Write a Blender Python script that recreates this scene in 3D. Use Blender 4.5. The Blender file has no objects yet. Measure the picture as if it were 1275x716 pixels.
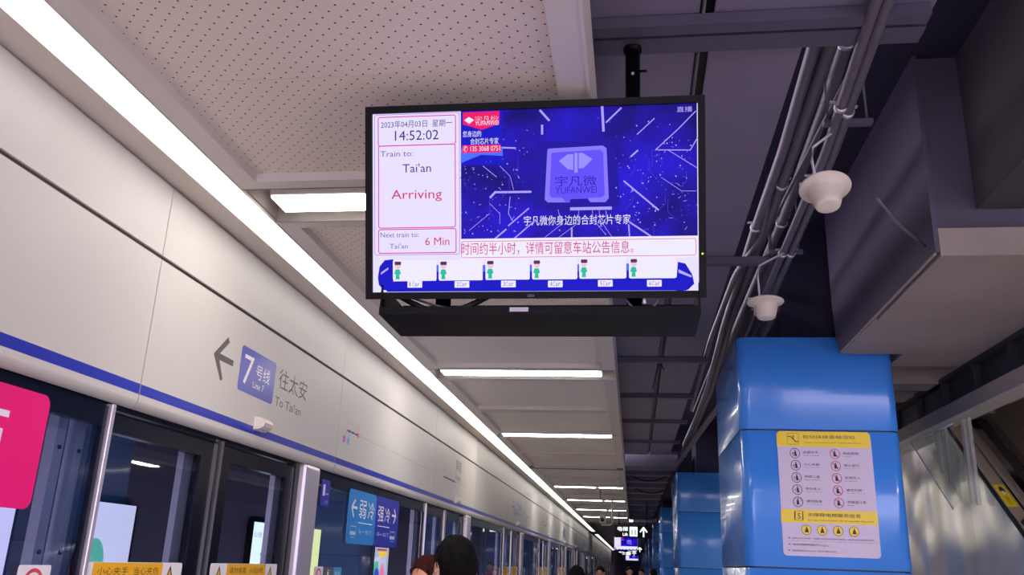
import bpy, bmesh, math, random
from mathutils import Vector, Matrix
random.seed(7)
C = bpy.context.scene.collection
SC = bpy.context.scene
H = 1.72                      # the camera's height above the platform floor; the coordinates below are taken from it

# ------------------------------------------------------------------ camera, world, exposure
cam = bpy.data.cameras.new('camera')
cam.sensor_fit = 'HORIZONTAL'; cam.sensor_width = 36.0
cam.lens = 1074.4 / 1275 * 36.0
cam.clip_start = 0.05; cam.clip_end = 300
cam_o = bpy.data.objects.new('camera', cam); C.objects.link(cam_o)
yaw, pitch, roll = map(math.radians, (-8.274, 17.737, 2.172))
fw = Vector((math.sin(yaw)*math.cos(pitch), math.cos(yaw)*math.cos(pitch), math.sin(pitch)))
rt = fw.cross(Vector((0, 0, 1))).normalized(); up = rt.cross(fw)
r2 = rt*math.cos(roll) + up*math.sin(roll); u2 = up*math.cos(roll) - rt*math.sin(roll)
cam_o.matrix_world = Matrix(((r2.x, u2.x, -fw.x, 0), (r2.y, u2.y, -fw.y, 0), (r2.z, u2.z, -fw.z, H), (0, 0, 0, 1)))
SC.camera = cam_o
w = bpy.data.worlds.new('world'); SC.world = w; w.use_nodes = True
w.node_tree.nodes['Background'].inputs[0].default_value = (0.62, 0.55, 0.66, 1)
w.node_tree.nodes['Background'].inputs[1].default_value = 1.15
EXPO = 2.7
STRIP_POWER, BAR_POWER = .50, 4.0
SC.view_settings.view_transform = 'Standard'; SC.view_settings.look = 'None'
SC.view_settings.exposure = EXPO; SC.view_settings.gamma = 1.0; SC.view_settings.use_curve_mapping = False
SC.cycles.max_bounces = 8; SC.cycles.transparent_max_bounces = 16
SC.cycles.sample_clamp_indirect = 4.0

# ------------------------------------------------------------------ materials
def lin(h):
    h = h.lstrip('#'); v = [int(h[i:i+2], 16)/255 for i in (0, 2, 4)]
    return tuple(c/12.92 if c <= .04045 else ((c+.055)/1.055)**2.4 for c in v) + (1,)
MATS = {}
def mat(name, col, rough=.5, metal=0, emit=None, power=1, noise=0, nscale=20, bump=0, bdist=.01, detail=5, spec=.5, coat=0):
    if name in MATS: return MATS[name]
    m = bpy.data.materials.new(name); m.use_nodes = True; nt = m.node_tree
    b = nt.nodes['Principled BSDF']
    b.inputs['Base Color'].default_value = lin(col); b.inputs['Roughness'].default_value = rough
    b.inputs['Metallic'].default_value = metal; b.inputs['Specular IOR Level'].default_value = spec
    b.inputs['Coat Weight'].default_value = coat; b.inputs['Coat Roughness'].default_value = .05
    if emit:
        b.inputs['Emission Color'].default_value = lin(emit); b.inputs['Emission Strength'].default_value = power
    if noise or bump:
        tc = nt.nodes.new('ShaderNodeTexCoord'); n = nt.nodes.new('ShaderNodeTexNoise')
        n.inputs['Scale'].default_value = nscale; n.inputs['Detail'].default_value = detail
        nt.links.new(tc.outputs['Object'], n.inputs['Vector'])
        if noise:
            mx = nt.nodes.new('ShaderNodeMix'); mx.data_type = 'RGBA'; c = lin(col)
            mx.inputs['A'].default_value = tuple(v*(1-noise) for v in c[:3])+(1,)
            mx.inputs['B'].default_value = tuple(min(1, v*(1+noise)) for v in c[:3])+(1,)
            nt.links.new(n.outputs['Fac'], mx.inputs['Factor']); nt.links.new(mx.outputs['Result'], b.inputs['Base Color'])
        if bump:
            bp = nt.nodes.new('ShaderNodeBump'); bp.inputs['Strength'].default_value = bump; bp.inputs['Distance'].default_value = bdist
            nt.links.new(n.outputs['Fac'], bp.inputs['Height']); nt.links.new(bp.outputs['Normal'], b.inputs['Normal'])
    MATS[name] = m; return m
def glow(name, col, power=1):
    return mat(name, '#050505', rough=.5, emit=col, power=power/2**EXPO, spec=.08)

enamel = mat('header_enamel', '#cac6c2', .5, noise=.03, nscale=3, spec=.35)
stripe_blue = mat('stripe_blue', '#2b35b0', .3)
seam_dark = mat('seam_dark', '#4a3c38', .6)
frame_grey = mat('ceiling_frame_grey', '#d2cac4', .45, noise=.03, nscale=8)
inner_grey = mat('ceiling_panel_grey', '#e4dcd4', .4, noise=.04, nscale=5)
slot_grey = mat('slot_grey', '#8f8784', .6)
dark_metal = mat('dark_metal', '#2c2a33', .5, noise=.2, nscale=9)
black_plastic = mat('black_plastic', '#04030c', .5, spec=.15)
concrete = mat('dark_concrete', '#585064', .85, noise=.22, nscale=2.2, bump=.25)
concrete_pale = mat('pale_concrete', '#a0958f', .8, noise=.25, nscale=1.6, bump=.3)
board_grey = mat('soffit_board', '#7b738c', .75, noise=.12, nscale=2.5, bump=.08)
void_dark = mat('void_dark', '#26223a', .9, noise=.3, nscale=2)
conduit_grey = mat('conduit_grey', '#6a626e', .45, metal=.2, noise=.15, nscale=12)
galv = mat('galvanised_channel', '#5a5568', .5, metal=.3, noise=.15, nscale=15)
steel = mat('brushed_steel', '#d8d0dc', .38, metal=.65, noise=.05, nscale=6)
chrome = mat('chrome', '#d8d4d4', .12, metal=1)
col_blue = mat('column_blue', '#3f8bec', .2, noise=.03, nscale=2, coat=.3)
rubber = mat('black_rubber', '#0d0c14', .5)
door_dark = mat('door_band_dark', '#06061a', .25, spec=.3)
floor_m = mat('floor_granite', '#c9c4c0', .35, noise=.08, nscale=60)
tunnel_m = mat('tunnel_wall', '#45455a', .8, noise=.3, nscale=1.5)
white_plastic = mat('white_plastic', '#d8cfc8', .4)
lamp_white = mat('lamp_strip', '#ffffff', .4, emit='#fffbf4', power=STRIP_POWER)
lamp_bar = mat('lamp_bar', '#ffffff', .4, emit='#fff7ec', power=BAR_POWER)
sign_grey = mat('print_grey', '#5d5458', .5)
print_pale = mat('print_pale', '#a8a2a0', .5)
badge_m = mat('badge_violet', '#3438b0', .35)
print_white = mat('print_white', '#eeeaf2', .45)

def perforated():
    m = bpy.data.materials.new('perforated_panel'); m.use_nodes = True; nt = m.node_tree; L = nt.links.new
    b = nt.nodes['Principled BSDF']; b.inputs['Roughness'].default_value = .5
    tc = nt.nodes.new('ShaderNodeTexCoord'); sp = nt.nodes.new('ShaderNodeSeparateXYZ'); L(tc.outputs['Object'], sp.inputs[0])
    def mth(op, a, bb=None):
        n = nt.nodes.new('ShaderNodeMath'); n.operation = op
        for i, v in enumerate((a, bb)):
            if v is None: continue
            if isinstance(v, (int, float)): n.inputs[i].default_value = v
            else: L(v, n.inputs[i])
        return n.outputs[0]
    P, Q = .056, .056
    def lattice(ox, oy):
        x = mth('MULTIPLY', mth('SUBTRACT', mth('FRACT', mth('ADD', mth('DIVIDE', sp.outputs[0], P), ox)), .5), P)
        y = mth('MULTIPLY', mth('SUBTRACT', mth('FRACT', mth('ADD', mth('DIVIDE', sp.outputs[1], Q), oy)), .5), Q)
        return mth('SQRT', mth('ADD', mth('MULTIPLY', x, x), mth('MULTIPLY', y, y)))
    d = mth('MINIMUM', lattice(0, 0), lattice(.5, .5))
    hole = mth('LESS_THAN', d, .0036)
    mx = nt.nodes.new('ShaderNodeMix'); mx.data_type = 'RGBA'
    mx.inputs['A'].default_value = lin('#e6d8cc'); mx.inputs['B'].default_value = lin('#2a1418')
    L(hole, mx.inputs['Factor']); L(mx.outputs['Result'], b.inputs['Base Color'])
    return m
perf_m = perforated()

def glass_mat():
    m = bpy.data.materials.new('door_glass'); m.use_nodes = True; nt = m.node_tree; L = nt.links.new
    nt.nodes.remove(nt.nodes['Principled BSDF']); out = nt.nodes['Material Output']
    t = nt.nodes.new('ShaderNodeBsdfTransparent'); t.inputs[0].default_value = (.72, .76, .84, 1)
    g = nt.nodes.new('ShaderNodeBsdfGlossy'); g.inputs['Roughness'].default_value = .015; g.inputs['Color'].default_value = (.9, .92, 1, 1)
    f = nt.nodes.new('ShaderNodeFresnel'); f.inputs['IOR'].default_value = 1.75
    gm = nt.nodes.new('ShaderNodeNewGeometry'); iv = nt.nodes.new('ShaderNodeMath'); iv.operation = 'SUBTRACT'; iv.inputs[0].default_value = 1
    L(gm.outputs['Backfacing'], iv.inputs[1]); fm = nt.nodes.new('ShaderNodeMath'); fm.operation = 'MULTIPLY'; L(iv.outputs[0], fm.inputs[0]); L(f.outputs[0], fm.inputs[1])
    x = nt.nodes.new('ShaderNodeMixShader'); L(fm.outputs[0], x.inputs[0]); L(t.outputs[0], x.inputs[1]); L(g.outputs[0], x.inputs[2])
    L(x.outputs[0], out.inputs['Surface']); return m
glass = glass_mat()
def clear_mat(name, k):
    m = bpy.data.materials.new(name); m.use_nodes = True; nt = m.node_tree; L = nt.links.new
    nt.nodes.remove(nt.nodes['Principled BSDF']); out = nt.nodes['Material Output']
    t = nt.nodes.new('ShaderNodeBsdfTransparent'); t.inputs[0].default_value = (.9, .92, .9, 1)
    g = nt.nodes.new('ShaderNodeBsdfPrincipled'); g.inputs['Roughness'].default_value = .2; g.inputs['Base Color'].default_value = (.8, .78, .74, 1)
    x = nt.nodes.new('ShaderNodeMixShader'); x.inputs[0].default_value = k; L(t.outputs[0], x.inputs[1]); L(g.outputs[0], x.inputs[2])
    L(x.outputs[0], out.inputs['Surface']); return m
clear = clear_mat('clear_plastic', .30); clear_thin = clear_mat('clear_acrylic', .10)

# ------------------------------------------------------------------ building helpers
GS = [1.0]                                # a section may be drawn nearer or farther along the same sight lines, real size with it
ORG = {}                                  # where each root stands, in camera-height coordinates
class B:
    def __init__(s): s.v = []; s.f = []; s.m = []; s.mats = []; s.smooth = []
    def mi(s, m):
        if m not in s.mats: s.mats.append(m)
        return s.mats.index(m)
    def add(s, vs, fs, m, smooth=False):
        o = len(s.v); k = s.mi(m); s.v += [tuple(v) for v in vs]
        for f in fs: s.f.append([i+o for i in f]); s.m.append(k); s.smooth.append(smooth)
        return s
    def box(s, x0, x1, y0, y1, z0, z1, m):
        vs = [(x, y, z) for x in (x0, x1) for y in (y0, y1) for z in (z0, z1)]
        return s.add(vs, [(0, 1, 3, 2), (4, 6, 7, 5), (0, 4, 5, 1), (2, 3, 7, 6), (0, 2, 6, 4), (1, 5, 7, 3)], m)
    def bbox(s, x0, x1, y0, y1, z0, z1, m, c=.006):
        "a box with chamfered vertical and horizontal edges"
        bm = bmesh.new(); bmesh.ops.create_cube(bm, size=1)
        for v in bm.verts: v.co = Vector(((x0+x1)/2+v.co.x*(x1-x0), (y0+y1)/2+v.co.y*(y1-y0), (z0+z1)/2+v.co.z*(z1-z0)))
        bmesh.ops.bevel(bm, geom=bm.edges[:], offset=c, segments=2, affect='EDGES', profile=.5)
        bm.verts.index_update(); s.add([v.co[:] for v in bm.verts], [[v.index for v in f.verts] for f in bm.faces], m); bm.free(); return s
    def prism(s, prof, a, b, axis, m, mf=None, smooth=False):
        "extrude a closed 2D profile along an axis; mf gives a material per side"
        n = len(prof)
        def P(p, t): return {'y': (p[0], t, p[1]), 'x': (t, p[0], p[1]), 'z': (p[0], p[1], t)}[axis]
        vs = [P(p, a) for p in prof] + [P(p, b) for p in prof]
        o = len(s.v); s.v += vs
        for i in range(n):
            s.f.append([o+i, o+(i+1) % n, o+n+(i+1) % n, o+n+i]); s.m.append(s.mi(mf[i] if mf and mf[i] else m)); s.smooth.append(smooth)
        s.f.append([o+i for i in range(n)][::-1]); s.m.append(s.mi(m)); s.smooth.append(False)
        s.f.append([o+n+i for i in range(n)]); s.m.append(s.mi(m)); s.smooth.append(False)
        return s
    def tube(s, pts, r, m, seg=10, cap=True):
        pts = [Vector(p) for p in pts]; o = len(s.v); k = s.mi(m); n = len(pts)
        for i, p in enumerate(pts):
            d = (pts[min(i+1, n-1)] - pts[max(i-1, 0)]).normalized()
            a = d.orthogonal().normalized() if abs(d.z) > .9 else d.cross(Vector((0, 0, 1))).normalized()
            b = d.cross(a); rr = r[i] if isinstance(r, (list, tuple)) else r
            for j in range(seg):
                t = 2*math.pi*j/seg; s.v.append(tuple(p + a*math.cos(t)*rr + b*math.sin(t)*rr))
        for i in range(n-1):
            for j in range(seg):
                s.f.append([o+i*seg+j, o+i*seg+(j+1) % seg, o+(i+1)*seg+(j+1) % seg, o+(i+1)*seg+j]); s.m.append(k); s.smooth.append(True)
        if cap:
            s.f.append([o+j for j in range(seg)][::-1]); s.m.append(k); s.smooth.append(False)
            s.f.append([o+(n-1)*seg+j for j in range(seg)]); s.m.append(k); s.smooth.append(False)
        return s
    def lathe(s, prof, cx, cy, m, seg=36, cz=0):
        o = len(s.v); k = s.mi(m); n = len(prof)
        for r, z in prof:
            for j in range(seg):
                t = 2*math.pi*j/seg; s.v.append((cx+r*math.cos(t), cy+r*math.sin(t), cz+z))
        for i in range(n-1):
            for j in range(seg):
                s.f.append([o+i*seg+j, o+i*seg+(j+1) % seg, o+(i+1)*seg+(j+1) % seg, o+(i+1)*seg+j]); s.m.append(k); s.smooth.append(True)
        return s
def tag(o, label, cat, group=None, kind=None):
    if label: o['label'] = label
    if cat: o['category'] = cat
    if group: o['group'] = group
    if kind: o['kind'] = kind
    return o
def empty(name, loc, label, cat, group=None, kind=None, rot=(0, 0, 0)):
    loc = [c*GS[0] for c in loc]
    o = bpy.data.objects.new(name, None); C.objects.link(o); o.location = (loc[0], loc[1], loc[2]+H)
    o.rotation_euler = rot; o.empty_display_size = .1; ORG[o.name] = Vector(loc); return tag(o, label, cat, group, kind)
def build(name, b, parent=None, local=False, loc=None, label=None, cat=None, group=None, kind=None, fix=True):
    "a B becomes ONE mesh object; coordinates are camera-height ones unless local"
    me = bpy.data.meshes.new(name); vs = b.v if local else [(v[0]*GS[0], v[1]*GS[0], v[2]*GS[0]) for v in b.v]
    if loc is not None: loc = [c*GS[0] for c in loc]
    if parent is not None:
        org = Vector((0, 0, 0)) if local else ORG[parent.name]
    else:
        if loc is None:
            xs, ys, zs = zip(*vs); loc = ((min(xs)+max(xs))/2, (min(ys)+max(ys))/2, min(zs))
        org = Vector(loc)
    me.from_pydata([(v[0]-org.x, v[1]-org.y, v[2]-org.z) for v in vs], [], b.f)
    for m in b.mats: me.materials.append(m)
    me.polygons.foreach_set('material_index', b.m); me.polygons.foreach_set('use_smooth', b.smooth)
    if fix:
        bm = bmesh.new(); bm.from_mesh(me); bmesh.ops.recalc_face_normals(bm, faces=bm.faces[:]); bm.to_mesh(me); bm.free()
    me.update()
    o = bpy.data.objects.new(name, me); C.objects.link(o)
    if parent is not None: o.parent = parent; ORG[o.name] = org
    else: o.location = (org.x, org.y, org.z+H); ORG[o.name] = org
    return tag(o, label, cat, group, kind)
def shift_copy(o, dx=0, dy=0, dz=0, parent=None, label=None, rec=True):
    dx, dy, dz = dx*GS[0], dy*GS[0], dz*GS[0]
    c = o.copy(); C.objects.link(c); c.parent = parent if parent is not None else o.parent
    c.location = (o.location.x+dx, o.location.y+dy, o.location.z+dz)
    if label: c['label'] = label
    ORG[c.name] = ORG.get(o.name, Vector((0, 0, 0))) + (Vector((dx, dy, dz)) if o.parent is None else Vector((0, 0, 0)))
    if rec:
        for ch in [k for k in bpy.data.objects if k.parent == o]:
            d = ch.copy(); C.objects.link(d); d.parent = c
            for g in [k for k in bpy.data.objects if k.parent == ch]:
                e = g.copy(); C.objects.link(e); e.parent = d
    return c

# lettering: a string becomes a flat mesh fitted into a box
_tx = {}
def text_mesh(s):
    if s in _tx: return _tx[s]
    cu = bpy.data.curves.new('t', 'FONT'); cu.body = s; cu.resolution_u = 2
    o = bpy.data.objects.new('t', cu); C.objects.link(o); bpy.context.view_layer.update()
    me = o.evaluated_get(bpy.context.evaluated_depsgraph_get()).to_mesh()
    vs = [(v.co.x, v.co.y) for v in me.vertices]; fs = [list(p.vertices) for p in me.polygons]
    o.evaluated_get(bpy.context.evaluated_depsgraph_get()).to_mesh_clear()
    bpy.data.objects.remove(o); bpy.data.curves.remove(cu)
    _tx[s] = (vs, fs); return _tx[s]
class Canvas:
    "flat print on a real surface: 2D shapes in the surface's own metres, each layer a hair proud of the one below"
    def __init__(s, P, parent, pal, step=.00004, local=False):
        s.P = P; s.parent = parent; s.pal = pal; s.step = step; s.k = 10; s.parts = {}; s.local = local; s.word = 0
    def put(s, part, m, vs, fs, h=None):
        h = s.step*s.k if h is None else h
        s.parts.setdefault(part, []).append((vs, fs, s.pal[m] if isinstance(m, str) else m, h, s.word))
    def poly(s, part, m, pts, z=0): s.put(part, m, pts, [list(range(len(pts)))], s.step*(s.k+z))
    def rpts(s, q, r):
        x0, y0, x1, y1 = q; r = min(r, abs(x1-x0)/2.01, abs(y1-y0)/2.01); out = []
        for cx, cy, a in ((x1-r, y1-r, 0), (x0+r, y1-r, 90), (x0+r, y0+r, 180), (x1-r, y0+r, 270)):
            for i in range(6):
                t = math.radians(a+18*i); out.append((cx+r*math.cos(t), cy+r*math.sin(t)))
        return out
    def oval(s, q, n=28):
        x0, y0, x1, y1 = q
        return [((x0+x1)/2+(x1-x0)/2*math.cos(2*math.pi*i/n), (y0+y1)/2+(y1-y0)/2*math.sin(2*math.pi*i/n)) for i in range(n)]
    def band(s, part, m, outer, inner):
        n = len(outer); s.put(part, m, outer+inner, [[i, (i+1) % n, n+(i+1) % n, n+i] for i in range(n)])
    def draw(s, items):
        for it in items:
            kind, part, m, q = it[:4]; s.word += 1
            if kind == 'rect': s.put(part, m, [(q[0], q[1]), (q[2], q[1]), (q[2], q[3]), (q[0], q[3])], [[0, 1, 2, 3]])
            elif kind == 'rrect': s.put(part, m, s.rpts(q, it[4]), [list(range(24))])
            elif kind == 'oval': s.put(part, m, s.oval(q), [list(range(28))])
            elif kind == 'ring':
                t = it[4]; s.band(part, m, s.oval(q), s.oval((q[0]+t, q[1]+t, q[2]-t, q[3]-t)))
            elif kind == 'frame':
                t = it[4]; r = .008; s.band(part, m, s.rpts(q, r), s.rpts((q[0]+t, q[1]+t, q[2]-t, q[3]-t), max(r-t, .0005)))
            elif kind == 'poly': s.poly(part, m, q, it[4])
            elif kind == 'line':
                wd = it[4]/2
                for (xa, ya), (xb, yb) in zip(q[:-1], q[1:]):
                    L = math.hypot(xb-xa, yb-ya) or 1; nx, ny = -(yb-ya)/L*wd, (xb-xa)/L*wd; ex, ey = (xb-xa)/L*wd*.6, (yb-ya)/L*wd*.6
                    s.put(part, m, [(xa-ex+nx, ya-ey+ny), (xa-ex-nx, ya-ey-ny), (xb+ex-nx, yb+ey-ny), (xb+ex+nx, yb+ey+ny)], [[0, 1, 2, 3]])
            elif kind == 'text':
                vs, fs = text_mesh(it[4])
                if not vs: continue
                xs = [v[0] for v in vs]; ys = [v[1] for v in vs]; a, b_, c, d = min(xs), max(xs), min(ys), max(ys)
                s.put(part, m, [(q[0]+(x-a)/(b_-a)*(q[2]-q[0]), q[1]+(y-c)/(d-c)*(q[3]-q[1])) for x, y in vs], fs)
            s.k += 1
        return s
    def flush(s, stuff=(), gap=.001):
        "shapes that touch become one part; apart ones become parts of their own"
        for n, shapes in s.parts.items():
            if n in stuff: groups = [shapes]
            else:
                bb = []
                for vs, fs, m, h, wd in shapes:
                    xs = [v[0] for v in vs]; ys = [v[1] for v in vs]; bb.append([min(xs)-gap, min(ys)-gap, max(xs)+gap, max(ys)+gap])
                lab = list(range(len(shapes)))
                def find(i):
                    while lab[i] != i: i = lab[i]
                    return i
                for i in range(len(shapes)):
                    for j in range(i):
                        if bb[i][0] < bb[j][2] and bb[j][0] < bb[i][2] and bb[i][1] < bb[j][3] and bb[j][1] < bb[i][3]: lab[find(i)] = find(j)
                gr = {}
                for i, sh in enumerate(shapes): gr.setdefault(find(i), []).append(sh)
                groups = list(gr.values())
            for g in groups:
                b = B()
                for vs, fs, m, h, wd in g: b.add([s.P(x, y, h) for x, y in vs], fs, m)
                build(n, b, s.parent, local=s.local, fix=False, kind='stuff' if n in stuff else None)
        s.parts = {}
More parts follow.
